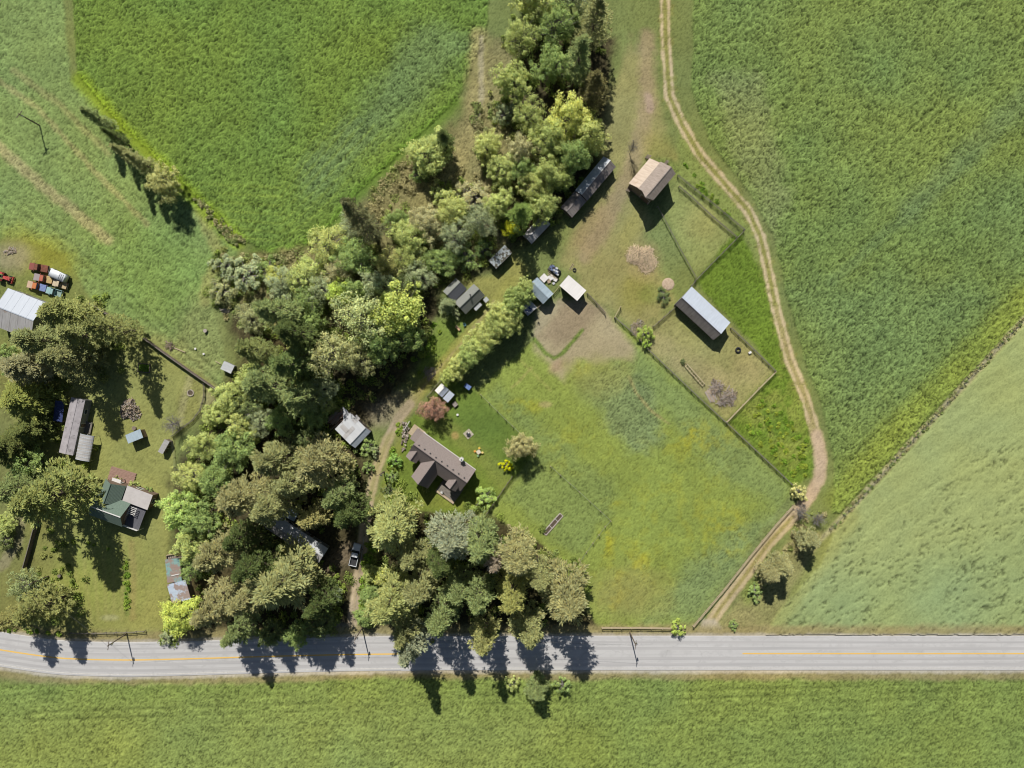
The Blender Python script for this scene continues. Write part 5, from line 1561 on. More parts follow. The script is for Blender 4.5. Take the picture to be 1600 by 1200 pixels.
# deck with white railing and slatted pergola bars
c4, a4, L4, W4 = frame_of([(205.5, 788.5), (229, 797.5), (214, 828), (192, 820)], 2.6, 2.6)
bd = Bld(b.root, c4, a4)
mb = MB()
for k in range(int(L4 / 0.2)): mb.box(-L4 / 2 + .2 * k, -L4 / 2 + .2 * k + .185, -W4 / 2, W4 / 2, 2.2, 2.28)
bd.add(mb, 'deck_floor', mat('slate_deck', alb((112, 112, 118)), 0.85, alb((94, 94, 100)), 2.0, stretch=(4, .3, 4), bump=.2))
for (x, y) in ((-L4 / 2, W4 / 2), (0, W4 / 2), (L4 / 2, W4 / 2), (L4 / 2, 0), (L4 / 2, -W4 / 2)):
    mb = MB(); mb.box(x - .06, x + .06, y - .06, y + .06, -0.1, 3.2); bd.add(mb, 'deck_post', M_WHITEP)
for z in (2.55, 2.9, 3.2):
    mb = MB(); mb.beam((-L4 / 2, W4 / 2, z), (L4 / 2, W4 / 2, z), 0.09, 0.06); bd.add(mb, 'railing', M_WHITEP)
    mb = MB(); mb.beam((L4 / 2, W4 / 2, z), (L4 / 2, -W4 / 2, z), 0.09, 0.06); bd.add(mb, 'railing', M_WHITEP)
for k in range(5):
    yy = -W4 / 2 + 0.25 + k * 0.42
    mb = MB(); mb.beam((-0.1, yy, 3.35), (L4 / 2 - 0.05, yy, 3.35), 0.12, 0.1); bd.add(mb, 'pergola_bar', M_WHITEP)
for xx in (-0.05, L4 / 2 - 0.3):
    mb = MB(); mb.beam((xx, -W4 / 2 + .1, 3.25), (xx, -W4 / 2 + 2.2, 3.25), 0.1, 0.1); bd.add(mb, 'pergola_beam', M_WHITEP)
# plank deck above the house
c5, a5, L5, W5 = frame_of([(171, 727), (208, 739), (212, 762), (170, 750)], 0.3, 0.3)
t = thing('plank_deck', 'red-brown plank deck above the green-roofed house', 'deck', c5, a5)
npl = int(W5 / 0.3)
for k in range(npl):
    mb = MB(); y = -W5 / 2 + k * W5 / npl
    mb.box(-L5 / 2 + (0.1 if k % 2 else 0), L5 / 2 - (0 if k % 3 else 0.12), y, y + W5 / npl - 0.03, 0.16, 0.26 + 0.006 * (k % 3)); mb.build('plank', M_DECK, t)
for x in (-L5 / 2 + .3, 0, L5 / 2 - .3):
    mb = MB(); mb.box(x - .07, x + .07, -W5 / 2 + 0.02, W5 / 2 - 0.05, -0.08, 0.155); mb.build('joist', M_OLDWOOD, t)
mono('white_awning', 'small white canvas awning on posts at the edge of the plank deck', 'awning', [(176, 746.5), (190, 750.5), (186.5, 758), (173, 754)], 2.4, 2.3, M_WHITE, None, 0.1, 'flat', 1, skip=('A',))

# ---------------------------------------------------------------- small sheds of the left yard
mono('blue_shed', 'pale blue single-slope shed on the left lawn below the firewood pile', 'shed', [(194.6, 680), (218, 671), (224.4, 683), (201.7, 693)], 2.3, 2.5, M_BLUEGREY, M_BROWNSIDE, 0.15, 'rib', 0.6, openings=[('B', 0, 0, .9, 1.8, 'door')])
mono('timber_shed', 'small brown timber shed at the lower right of the left lawn', 'shed', [(257.5, 687), (246, 705.5), (254.8, 709.4), (265, 689)], 2.1, 1.9, M_RUSTY, M_OLDWOOD, 0.1, 'rib', 0.6, openings=[('B', 0, 0, .7, 1.6, 'door')])
b = mono('mobile_coop', 'small grey metal-roofed coop with a tow bar on the meadow', 'coop', [(350, 563), (345, 576), (360, 584), (366.7, 572.5)], 1.7, 1.5, M_PALETIN, M_GREYSIDE, 0.08, 'rib', 0.5, openings=[('R', 0, .3, .6, 1.0, 'door')])
mb = MB(); q0, q1 = b.loc(346, 569), b.loc(337, 564); q0.z = 0.35; q1.z = 0.3; mb.beam(q0, q1, 0.12, 0.1); b.add(mb, 'tow_bar', M_PALEWOOD)
b = mono('long_low_shed', 'long low shed, teal upper roof and white lower roof strewn with brown leaves', 'shed', [(258.8, 874.8), (260.6, 912), (285, 907), (279.4, 871.5)], 2.3, 2.5, M_TEAL, M_OLDWOOD, 0.15, 'rib', 0.7, openings=[('A', 0, 0, .9, 1.9, 'door')])
mono(None, None, None, [(260.6, 912.6), (270, 948), (297, 931), (290, 907)], 2.4, 2.7, M_BLUEWHITE, M_OLDWOOD, 0.15, 'rib', 0.7, root=b.root, openings=[('A', 0, 0, .9, 1.9, 'door')])
mb = MB(); q0, q1 = b.loc(268, 899.5, 2.42), b.loc(281, 896.5, 2.46); q0.z = 2.5; q1.z = 2.6; mb.beam(q0, q1, 0.2, 0.08); b.add(mb, 'roof_board', M_WHITEP)
# ---------------------------------------------------------------- long house in the deep shade
gable('shaded_long_house', 'long narrow metal-roofed house lying in tree shade left of the driveway', 'house',
      [(511, 856), (424, 799), (411, 823), (500, 880.6)], 2.8, 3.5, None, 0.5, M_PALETIN, M_RUSTY, M_GREYSIDE, 0.25, 'rib', 0.5, openings=[('A', 3, 1, 1.2, 1, 'window'), ('A', -3, 0, .9, 2, 'door'), ('B', 3, 1, 1.2, 1, 'window'), ('L', 0, 1, 1.2, 1, 'window')])
mono('lean_to_shelter', 'bluish flat-roofed shelter in the shade above the shaded long house', 'shelter', [(444, 789), (467, 801), (459, 815), (437, 803)], 2.4, 2.3, M_BLUEGREY, None, 0.15, 'rib', 0.6, skip=('A',))

# ================================================================== FENCES, POLES
def unit_box(name, m):
    mb = MB(); mb.box(-0.5, 0.5, -0.5, 0.5, -0.5, 0.5); return mb.mesh(name, m)


UB = {}


def ubox(name, m, parent, loc, dims, rotz=0.0, rot=None):
    """a shared unit box, scaled"""
    k = (m.name,)
    if k not in UB: UB[k] = unit_box('bar_' + m.name, m)
    o = obj(name, UB[k], parent, loc)
    o.scale = dims
    o.rotation_euler = rot if rot else (0, 0, rotz)
    return o


def fence(label, pts, m=M_GREYWOOD, h=1.25, rails=3, bay=2.4, post=0.14, rail=(0.05, 0.14), group='fences', name='rail_fence', wire=False, cat='fence', lean=0.0):
    W3 = [P(*p) for p in pts]
    t = thing(name, label, cat, W3[0], 0, group)
    o = W3[0]
    rr = random.Random(len(label))
    for a, b in zip(W3[:-1], W3[1:]):
        d = b - a; L = d.length; n = max(1, round(L / bay)); ang = math.atan2(d.y, d.x)
        for i in range(n + (1 if b is W3[-1] else 0)):
            p = a + d * (i / n) - o
            hh = h * rr.uniform(0.96, 1.06)
            ubox('post', m, t, (p.x, p.y, hh / 2 - 0.1), (post, post, hh + 0.2), ang + rr.uniform(-.1, .1))
        side = Vector((-d.y, d.x, 0)).normalized() * (post / 2 + rail[0] / 2 - 0.01)
        if wire:
            mb = MB()
            for z in (0.35, 0.7, h - 0.08): mb.beam(a - o + Vector((0, 0, z)), b - o + Vector((0, 0, z)), 0.02, 0.02)
            mb.build('wire', M_STEEL, t)
        else:
            for i in range(n):
                p = a + d * ((i + 0.5) / n) - o + side
                for k in range(rails):
                    z = h * (0.92 - 0.34 * k) + rr.uniform(-.02, .02)
                    ubox('rail', m, t, (p.x, p.y, z), (L / n + 0.02, rail[0], rail[1]), rot=(0, rr.uniform(-.012, .012), ang))
    return t


def board_fence(label, pts, h=1.8, group='fences', m=M_OLDWOOD):
    W3 = [P(*p) for p in pts]; o = W3[0]
    t = thing('board_fence', label, 'fence', o, 0, group)
    for a, b in zip(W3[:-1], W3[1:]):
        d = b - a; L = d.length; n = max(1, round(L / 2.4)); ang = math.atan2(d.y, d.x)
        for i in range(n):
            p = a + d * ((i + 0.5) / n) - o
            mb = MB(); w = L / n; k = int(w / 0.16)
            for j in range(k): mb.box(-w / 2 + j * w / k + .006, -w / 2 + (j + 1) * w / k - .006, -0.025 - 0.01 * (j % 2), 0.02, -0.1, h + 0.02 * ((j * 7) % 3))
            mb.box(-w / 2, w / 2, 0.021, 0.07, 0.3, 0.4); mb.box(-w / 2, w / 2, 0.021, 0.07, h - .4, h - .3)
            q = mb.build('panel', m, t); q.location = p; q.rotation_euler = (0, 0, ang)
            pp = a + d * (i / n) - o
            ubox('post', m, t, (pp.x, pp.y, h / 2), (0.13, 0.13, h + 0.3), ang)
            ubox('cap_rail', M_GREYWOOD, t, (p.x, p.y, h + 0.09), (w, 0.16, 0.05), ang)
    return t


fence('outer rail fence along the upper right side of the barn paddock', [(1058, 276), (1085, 298), (1120, 326), (1161, 360)], rails=4, h=1.5)
fence('inner rail fence of the alley along the barn paddock', [(1060, 293), (1078, 308), (1112, 340), (1149, 371)], rails=3)
fence('rail fence closing the lower right end of the barn paddock', [(1161, 361), (1140, 383), (1110, 413), (1086, 438)], rails=4, h=1.4)
fence('thin rail fence from the barn corner down the left of its paddock', [(1026, 324), (1040, 350), (1062, 392), (1086, 435)], rails=2, post=0.12)
fence('short rail fence from the barn paddock corner to the equipment shed', [(1085, 440), (1079, 447)], rails=3)
fence('rail fence from the equipment shed down to the right paddock corner', [(1141, 513), (1165, 536), (1190, 560), (1210, 580)], rails=3)
fence('pale rail fence along the lower right end of the equipment paddock', [(1210, 581), (1185, 606), (1160, 632), (1134, 659)], M_PALEWOOD, rails=3)
fence('long dark rail fence running diagonally between the pasture and the equipment paddock', [(960, 497), (985, 518), (1010, 545), (1050, 583), (1100, 630), (1150, 676), (1200, 723), (1236, 757)], M_GREYWOOD, rails=4, h=1.3)
fence('short pale gate rail at the top end of the long diagonal fence', [(960, 496), (969, 480)], M_PALEWOOD, rails=2, bay=3)
fence('rail fence from the equipment shed to the bright bush', [(1055, 479), (1037, 495), (1020, 510)], rails=3)
fence('pale rail fence between the pasture and the lower lane', [(1238, 789), (1210, 820), (1170, 869), (1130, 920), (1082, 977)], M_PALEWOOD, rails=3, rail=(0.06, 0.18))
fence('pale rail fence between the pasture and the road', [(940, 980), (1000, 980), (1050, 981)], M_PALEWOOD, rails=3, rail=(0.06, 0.18))
fence('wire fence dividing the dark crop from the pale crop', [(1640, 456), (1560, 540), (1480, 628), (1400, 714), (1340, 782), (1296, 826)], bay=6.5, wire=True, post=0.12, h=1.1, name='wire_fence')
fence('wire fence between the house garden and the pasture', [(751, 616), (790, 655), (812, 676), (838, 702)], M_PALEWOOD, bay=3.2, wire=True, post=0.12, name='wire_fence')
fence('wire fence enclosing the rough corner of the pasture', [(860, 728), (905, 768), (954, 813), (945, 822), (926, 848), (906, 876)], M_PALEWOOD, bay=3.2, wire=True, post=0.12, name='wire_fence')
fence('rail fence beside the road at the lower left', [(112, 988), (150, 988), (198, 987), (228, 985)], rails=2)
fence('dark rail fence from the white-roofed shed into the bare ground', [(917, 459), (931, 474), (945, 490)], M_OLDWOOD, rails=3)
fence('pale rails joining the white-roofed shed to the blue-grey shed', [(873, 448), (864, 459)], M_PALEWOOD, rails=3)
fence('pale rails joining the blue-grey shed to the small pale shed', [(847, 475), (838, 482)], M_PALEWOOD, rails=3)
fence('dark log fence below the garden bush, running towards the grove', [(800, 744), (786, 764), (770, 788), (757, 806)], M_OLDWOOD, rails=3)
fence('mossy rail fence between the grassy lane and the garden shed', [(697, 584), (682, 602), (668, 619)], M_OLDWOOD, rails=3)
fence('wire fence along the right side of the driveway', [(570, 836), (564, 880), (559, 925), (556, 962)], M_OLDWOOD, bay=4.0, wire=True, post=0.12, name='wire_fence')
fence('curved rustic fence round the rough corner of the left yard', [(320, 599), (320, 620), (314, 640), (302, 656), (286, 668), (270, 681)], M_GREYWOOD, rails=3, h=1.1, bay=1.8)
fence('wire fence down the right side of the left yard', [(271, 684), (274, 715), (276, 745)], M_OLDWOOD, bay=3, wire=True, post=0.1, name='wire_fence')
board_fence('solid board fence running down from the old vehicles to the wood', [(145, 475), (180, 497), (207, 513), (262, 553), (300, 580), (342, 609)])
board_fence('short board fence at the upper corner of the left yard, beside the conifers', [(144, 476), (141, 502), (133, 545)], 1.7)
board_fence('dark board fence beside the left drive', [(62, 812), (52, 850), (42, 886)], 1.6)

M_POLE = mat('pole_wood', (0.17, 0.13, 0.10), 0.9, (0.11, 0.085, 0.065), 2.0, stretch=(3, 3, 0.3), bump=0.3)


def pole(px, py, h, label, arm=0.0):
    t = thing('utility_pole', label, 'pole', P(px, py), 0, 'utility poles')
    mb = MB(); mb.tube([(0, 0, -0.5), (0, 0, h * 0.5), (0, 0, h)], [0.17, 0.145, 0.11], 9); mb.build('shaft', M_POLE, t)
    mb = MB(); c, s = math.cos(arm), math.sin(arm); mb.beam((-1.1 * c, -1.1 * s, h - 0.45), (1.1 * c, 1.1 * s, h - 0.45), 0.11, 0.12); mb.build('crossarm', M_POLE, t)
    for k in (-1, 0, 1):
        mb = MB(); x = k * 0.95; mb.tube([(x * c, x * s, h - 0.4), (x * c, x * s, h - 0.15)], [0.05, 0.03], 7); mb.build('insulator', M_STEEL, t)
    mb = MB(); mb.tube([(0.28 * s + .1, -0.28 * c, h - 1.6), (0.28 * s + .1, -0.28 * c, h - 0.9)], 0.17, 10); mb.build('transformer', M_STEEL, t)
    return t


POLES = [(-150, 955, 8.5), (76, 900, 8.2), (198, 990, 8.2), (566, 981, 8.2), (984, 988, 8.6), (1440, 984, 8.6)]
LB = [None, 'wooden utility pole among the trees at the lower left', 'wooden utility pole at the roadside fence by the left lawn', 'wooden utility pole at the mouth of the driveway', 'wooden utility pole by the roadside pasture fence', None]
for (x, y, h), lb in zip(POLES, LB):
    if lb: pole(x, y, h, lb, 1.45)
pole(600, 737, 6.0, 'short wooden pole beside the driveway near the house garden', 0.4)
pole(62, 196, 7.5, 'lone wooden utility pole on the meadow at the upper left', 0.9)
M_WIREM = mat('cable', (0.10, 0.10, 0.10), 0.6)
for i in range(1, 4):
    (xa, ya, ha), (xb, yb, hb) = POLES[i], POLES[i + 1]
    a, b_ = P(xa, ya), P(xb, yb); a.z = ha - 0.15; b_.z = hb - 0.15
    m_ = (a + b_) / 2; m_.z -= 0.7
    mb = MB(); mb.tube([a, a.lerp(m_, .5) - Vector((0, 0, .25)), m_, b_.lerp(m_, .5) - Vector((0, 0, .25)), b_], 0.02, 4, False)
    o = mb.build('power_line', M_WIREM)
    setp(o, ['slack power line between the two leftmost roadside poles', 'long power line from the left lawn pole to the driveway pole', 'power line from the driveway pole to the pasture pole'][i - 1], 'power line', 'power lines along the road')

# ================================================================== VEHICLES
def paint(name, c, rough=0.35):
    return mat(name, alb(c), rough, alb(tuple(v * 0.94 for v in c)), 1.0, spec=0.5)


M_TYRE = mat('tyre_rubber', (0.025, 0.025, 0.027), 0.9, (0.04, 0.04, 0.04), 6)
M_LAMP = mat('lamp_lens', (0.75, 0.75, 0.72), 0.2, spec=0.6, col2=(0.6, 0.6, 0.58))
M_TAIL = mat('tail_lens', (0.35, 0.02, 0.02), 0.25, spec=0.6)
M_RUST = mat('rusty_steel', alb((150, 96, 76)), 0.9, alb((112, 74, 62)), 2.5, bump=0.2)
_wheel = {}


def wheel(t, x, y, r, w=0.24, axis_out=1):
    k = (round(r, 2), w)
    if k not in _wheel:
        a = MB(); n = 18
        prof = [(r * 0.62, -w / 2), (r * 0.95, -w / 2), (r, -w / 2 + .04), (r, w / 2 - .04), (r * 0.95, w / 2), (r * 0.62, w / 2)]
        for i in range(n):
            th = 2 * math.pi * i / n
            for (q, yy) in prof: a.v.append((q * math.cos(th), yy, q * math.sin(th)))
        m = len(prof)
        for i in range(n):
            for j in range(m):
                a.f.append((i * m + j, ((i + 1) % n) * m + j, ((i + 1) % n) * m + (j + 1) % m, i * m + (j + 1) % m))
        b = MB(); b.tube([(0, -w * .38, 0), (0, w * .38, 0)], r * 0.63, 14); b.tube([(0, -w * .5, 0), (0, w * .5, 0)], r * 0.2, 8)
        _wheel[k] = (a.mesh('tyre', M_TYRE), b.mesh('rim', M_STEEL))
    ty, rm = _wheel[k]
    e = obj('wheel', ty, t, (x, y, r)); e.name = 'wheel'
    obj('rim', rm, e)
    return e


def pickup(label, px, py, ang, L, Wd, body, bed=None, group='vehicles', name='pickup_truck', hood_m=None, cab_m=None, glass=True, cat='truck', loadbed=True, cab=(0.30, 0.58), bed_fill=None):
    """x forward; cab from cab[0] to cab[1] of the length behind the nose"""
    t = thing(name, label, cat, P(px, py), ang, group)
    w = Wd / 2; r = 0.36
    nose = L / 2; cf = nose - cab[0] * L; cb = nose - cab[1] * L; tail = -L / 2
    mb = MB(); mb.box(tail + .05, nose - .08, -w + .12, w - .12, 0.38, 0.56); mb.build('chassis', M_DARKMETAL, t)
    mb = MB(); mb.prism([(cf + .05, 0.5), (nose - .03, 0.5), (nose, 0.72), (nose - .05, 0.98), (cf + .05, 1.10)], -w + .03, w - .03); mb.build('hood', hood_m or body, t, bevel=0.05, seg=2)
    mb = MB(); mb.prism([(cb, 0.48), (cf + .1, 0.48), (cf + .1, 1.12), (cb, 1.14)], -w, w); c = mb.build('cab', cab_m or body, t, bevel=0.03, seg=2)
    # roof with pillars
    zr = 1.78
    f0, b0 = cf - 0.45, cb + 0.10
    mb = MB(); mb.hexa([(b0 - .05, -w + .16, zr - .07), (f0 + .05, -w + .16, zr - .07), (f0 + .05, w - .16, zr - .07), (b0 - .05, w - .16, zr - .07),
                        (b0, -w + .20, zr), (f0, -w + .20, zr), (f0, w - .20, zr), (b0, w - .20, zr)]); mb.build('cab_roof', cab_m or body, t, bevel=0.03, seg=2)
    def pane(nm, a, b2, c2, d2):
        m2 = MB(); m2.slab(a, b2, c2, d2, 0.03); m2.build(nm, M_GLASS, t)
    pane('windshield', (cf + .04, -w + .10, 1.13), (cf + .04, w - .10, 1.13), (f0 + .06, w - .18, zr - .06), (f0 + .06, -w + .18, zr - .06))
    pane('rear_window', (cb + .02, w - .10, 1.15), (cb + .02, -w + .10, 1.15), (b0 - .05, -w + .18, zr - .06), (b0 - .05, w - .18, zr - .06))
    for s in (-1, 1):
        pane('side_window', (cb + .08, s * (w - .02), 1.15), (cf - .02, s * (w - .02), 1.15), (f0, s * (w - .17), zr - .06), (b0, s * (w - .17), zr - .06))
        m2 = MB(); m2.box(cf - .15, cf - .02, s * (w + .12) - .1, s * (w + .12) + .1, 1.12, 1.3); m2.build('mirror', body, t, bevel=0.02)
        m2 = MB(); m2.box(nose - .06, nose + .015, s * (w - .28) - .14, s * (w - .28) + .14, 0.72, 0.88); m2.build('headlight', M_LAMP, t, bevel=0.015)
        m2 = MB(); m2.box(tail - .012, tail + .05, s * (w - .12) - .07, s * (w - .12) + .07, 0.75, 1.0); m2.build('tail_light', M_TAIL, t)
        for x in (nose - 0.17 * L, tail + 0.2 * L): wheel(t, x, s * (w - .12), r)
    m2 = MB(); m2.box(nose - .04, nose + .12, -w + .02, w - .02, 0.45, 0.62); m2.build('bumper', M_STEEL, t, bevel=0.02)
    m2 = MB(); m2.box(tail - .12, tail + .03, -w + .02, w - .02, 0.45, 0.6); m2.build('bumper', M_STEEL, t, bevel=0.02)
    bm_ = bed or body
    if loadbed:
        m2 = MB(); m2.box(tail + .02, cb - .06, -w + .02, w - .02, 0.56, 0.66); m2.build('bed_floor', bed_fill or M_DARKMETAL, t)
        for s in (-1, 1):
            m2 = MB(); m2.box(tail + .02, cb - .06, s * (w - .05) - .06, s * (w - .05) + .06, 0.5, 1.12); m2.build('bed_side', bm_, t, bevel=0.02)
        m2 = MB(); m2.box(tail, tail + .07, -w + .08, w - .08, 0.55, 1.08); m2.build('tailgate', bm_, t, bevel=0.015)
    else:
        m2 = MB(); m2.box(tail + .02, cb - .08, -w + .02, w - .02, 0.72, 0.86); m2.build('flatbed', bm_, t, bevel=0.02)
        for k in range(5):
            m2 = MB(); y = -w + .1 + k * (2 * w - .2) / 5; m2.box(tail + .04, cb - .1, y, y + (2 * w - .2) / 5 - .03, 0.861, 0.9); m2.build('bed_plank', bm_, t)
    return t


PW = paint('white_car_paint', (232, 236, 240))
pickup('white pickup truck parked in the shade on the driveway', 556, 866, R(77), 5.6, 1.95, PW, group='vehicles', cab=(0.29, 0.57))
G = 'old vehicles by the big metal shed'
pickup('rusty dark red flatbed truck, topmost of the old vehicles', 64, 419, R(170), 4.7, 1.8, paint('dull_red', (150, 84, 74), 0.8), M_RUST, G, 'old_truck', cab_m=M_RUST, loadbed=False)
pickup('old truck with grey hood, red cab and tan bed among the old vehicles', 71, 436, R(168), 4.7, 1.8, paint('faded_red', (196, 110, 84), 0.7), paint('faded_tan', (206, 178, 120), 0.8), G, 'old_truck', hood_m=paint('faded_grey', (168, 156, 154), 0.8), loadbed=False, cab=(0.35, 0.64))
pickup('old truck with orange cab and blue bed among the old vehicles', 61, 448, R(166), 4.8, 1.8, paint('faded_orange', (212, 128, 72), 0.7), paint('faded_blue', (132, 150, 196), 0.7), G, 'old_truck', hood_m=paint('faded_cream', (208, 178, 150), 0.8), loadbed=False, cab=(0.32, 0.62))
pickup('pale teal old pickup, lowest of the old vehicles beside the conifer', 88, 457, R(164), 4.0, 1.7, paint('pale_teal', (158, 194, 192), 0.6), None, G, 'old_truck', bed_fill=paint('pale_teal_bed', (150, 172, 160), 0.8))
pickup('cream old truck tucked below the white van', 97, 445, R(164), 3.6, 1.7, paint('old_cream', (214, 196, 164), 0.7), paint('old_straw', (204, 184, 142), 0.8), G, 'old_truck', loadbed=False, cab=(0.28, 0.6))


def van(label, px, py, ang, L=5.0, Wd=2.0):
    t = thing('white_van', label, 'van', P(px, py), ang, G); w = Wd / 2
    mb = MB(); mb.prism([(-L / 2, 0.4), (L / 2 - .1, 0.4), (L / 2, 0.8), (L / 2 - .25, 1.15), (L / 2 - 0.8, 1.95), (L / 2 - 1.2, 2.12), (-L / 2 + .25, 2.15), (-L / 2, 1.9)], -w, w); mb.build('body', PW, t, bevel=0.16, seg=3, smooth=True)
    mb = MB(); mb.slab((L / 2 - .22, -w + .15, 1.19), (L / 2 - .22, w - .15, 1.19), (L / 2 - .80, w - .22, 1.98), (L / 2 - .80, -w + .22, 1.98), 0.03); mb.build('windshield', M_GLASS, t)
    for s in (-1, 1):
        mb = MB(); mb.box(L / 2 - 1.9, L / 2 - 1.0, s * w - .02, s * w + .02, 1.2, 1.8); mb.build('side_window', M_GLASS, t)
        mb = MB(); mb.box(L / 2 - .05, L / 2 + .02, s * (w - .3) - .13, s * (w - .3) + .13, .72, .88); mb.build('headlight', M_LAMP, t)
        for x in (L / 2 - 1.0, -L / 2 + 0.95): wheel(t, x, s * (w - .1), 0.34)
    for k in range(3):
        mb = MB(); mb.beam((-L / 2 + .5 + k * .45, -w + .25, 2.19), (-L / 2 + .5 + k * .45, w - .25, 2.19), 0.08, 0.06); mb.build('roof_bar', M_STEEL, t)
    mb = MB(); mb.box(-L / 2 - .1, -L / 2 + .03, -w + .05, w - .05, .42, .6); mb.build('bumper', M_DARKMETAL, t)


van('white van with a rounded roof at the right of the old vehicles', 95, 431, R(156))


def tractor(label, px, py, ang):
    t = thing('tractor', label, 'tractor', P(px, py), ang); RDP = paint('tractor_red', (206, 84, 78), 0.5)
    mb = MB(); mb.prism([(0.1, .75), (1.75, .8), (1.8, 1.3), (0.1, 1.4)], -.38, .38); mb.build('hood', RDP, t, bevel=.05, seg=2)
    mb = MB(); mb.box(-1.1, 1.7, -.25, .25, .5, .8); mb.build('chassis', M_DARKMETAL, t)
    mb = MB(); mb.box(-.75, -.25, -.28, .28, 1.0, 1.1); mb.box(-.8, -.7, -.28, .28, 1.0, 1.5); mb.build('seat', M_DARKMETAL, t, bevel=.02)
    mb = MB(); mb.tube([(0.1, 0, 1.35), (-.1, 0, 1.55)], .03, 6); mb.tube([(-.12 + .0 * k, .22 * math.cos(k * .524), 1.56 + .1 * math.sin(k * .524)) for k in range(13)], .02, 5); mb.build('steering_wheel', M_DARKMETAL, t)
    mb = MB(); mb.tube([(1.2, .1, 1.35), (1.2, .1, 2.0)], .04, 7); mb.build('exhaust', M_DARKMETAL, t)
    for s in (-1, 1):
        wheel(t, -.75, s * .85, .72, .42); wheel(t, 1.35, s * .7, .42, .25)
        mb = MB(); mb.prism([(-1.5, 1.2), (-1.2, 1.5), (-.3, 1.5), (0, 1.15), (0, 1.1), (-.3, 1.44), (-1.2, 1.44), (-1.5, 1.14)], s * .85 - .24, s * .85 + .24); mb.build('fender', RDP, t)
    mb = MB(); mb.box(2.0, 2.15, -.9, .9, .2, .75); mb.beam((.6, -.5, .9), (2.0, -.5, .5), .1, .14); mb.beam((.6, .5, .9), (2.0, .5, .5), .1, .14); mb.build('loader', RDP, t, bevel=.01)
    for s in (-1, 1):
        mb = MB(); mb.box(1.79, 1.84, s * .22 - .08, s * .22 + .08, 1.05, 1.2); mb.build('headlight', M_LAMP, t)


tractor('red tractor with black tyres at the left edge, above the big metal shed', 10, 434, R(-20))

# ================================================================== PILES, CLUTTER, GARDEN THINGS
def pile(name, label, cat, px, py, rx, ry, h, n, ll, rad, mats, ang=None, spread=1.0, seed=1, loose=8):
    """heap of sticks or logs: a few loose ones are parts, the rest one mass"""
    rs = random.Random(seed)
    t = thing(name, label, cat, P(px, py), 0)
    mbs = {m.name: (m, MB()) for m in mats}
    for i in range(n):
        a = rs.uniform(0, 6.28); d = math.sqrt(rs.random())
        wv = 1 + 0.22 * math.sin(2 * a + seed) + 0.18 * math.sin(3 * a + seed * 1.7) + 0.1 * math.sin(5 * a + seed)
        x, y = d * rx * wv * math.cos(a), d * ry * wv * math.sin(a)
        z = 0.05 + h * (1 - d * d) * rs.random()
        th = (ang if ang is not None else 0) + (rs.uniform(-spread, spread) if ang is not None else rs.uniform(0, 6.28))
        l = ll * rs.uniform(0.6, 1.3) / 2; tl = rs.uniform(-.25, .25)
        v = Vector((math.cos(th) * l, math.sin(th) * l, l * tl))
        r = rad * rs.uniform(0.6, 1.3)
        p = Vector((x, y, max(z, r + abs(v.z) * .8)))
        m = mats[rs.randrange(len(mats))]
        if i < loose:
            q = MB(); q.tube([p - v, p + v], [r * 1.3, r * 1.1], 6); q.build('log' if rad > 0.06 else 'stick', m, t)
        else:
            mbs[m.name][1].tube([p - v, p + v], [r, r * .85], 6 if rad > 0.06 else 4)
    for m, q in mbs.values():
        if q.v:
            o = q.build('heap', m, t); o['kind'] = 'stuff'
    return t


M_LOG1 = mat('split_wood', alb((196, 178, 152)), 0.9, alb((166, 146, 122)), 3); M_LOG2 = mat('greyed_wood', alb((190, 180, 168)), 0.9, alb((160, 150, 140)), 3); M_LOG3 = mat('dark_wood', alb((150, 136, 122)), 0.9, alb((118, 106, 94)), 3)
M_STRAW = mat('straw', alb((240, 222, 188), 0.95), 0.95, alb((222, 200, 166), 0.95), 3)
pile('firewood_pile', 'large heap of split firewood on the left lawn, partly in tree shade', 'firewood', 204, 640, 2.0, 3.1, 1.5, 420, 0.6, 0.09, [M_LOG1, M_LOG2, M_LOG3], seed=2, loose=20)
pile('brush_pile', 'round heap of straw-coloured brush in the yard below the barn', 'brush pile', 1004, 403, 3.3, 3.0, 1.3, 900, 1.5, 0.04, [M_STRAW, M_STRAW, M_STRAW, M_LOG1], seed=3, loose=15)
pile('lumber_pile', 'untidy heap of greyed boards, upper of the two by the pole feeder', 'lumber', 1119, 606, 1.9, 1.4, 0.7, 110, 1.8, 0.07, [M_LOG2, M_LOG1, M_LOG3], seed=5, loose=12)
pile('lumber_pile', 'untidy heap of dark greyed boards, right one near the paddock fence', 'lumber', 1136, 622, 2.1, 1.7, 0.9, 140, 1.9, 0.07, [M_LOG2, M_LOG3, M_LOG1], seed=6, loose=12)
pile('wood_scraps', 'pinkish scatter of wood scraps beside the bright bush in the paddock corner', 'wood scraps', 996, 512, 1.3, 2.2, 0.4, 110, 0.9, 0.05, [M_LOG1, M_LOG2], seed=7)
pile('stick_heap', 'small heap of sticks in the wood above the driveway turn', 'stick heap', 672, 583, 1.2, 1.6, 0.5, 70, 1.4, 0.05, [M_LOG1, M_LOG2], 0.8, 0.5, seed=8)
pile('pallet_scraps', 'broken pallet wood and sticks on the meadow beside the board fence', 'wood scraps', 265, 541, 1.1, 1.1, 0.5, 50, 1.2, 0.05, [M_LOG1, M_LOG3], seed=9)
pile('plank_stack', 'loose pinkish planks stacked at the upper left of the machine shed', 'planks', 526, 652, 1.5, 2.0, 0.9, 70, 2.6, 0.09, [mat('pink_plank', alb((190, 158, 144)), 0.9, alb((160, 130, 118)), 3), M_LOG2], 0.75, 0.12, seed=10, loose=14)
pile('rockery', 'row of pale stones edging the garden beside the driveway', 'stones', 633, 678, 0.9, 3.4, 0.3, 60, 0.5, 0.2, [M_STONE, M_LOG3], seed=12)
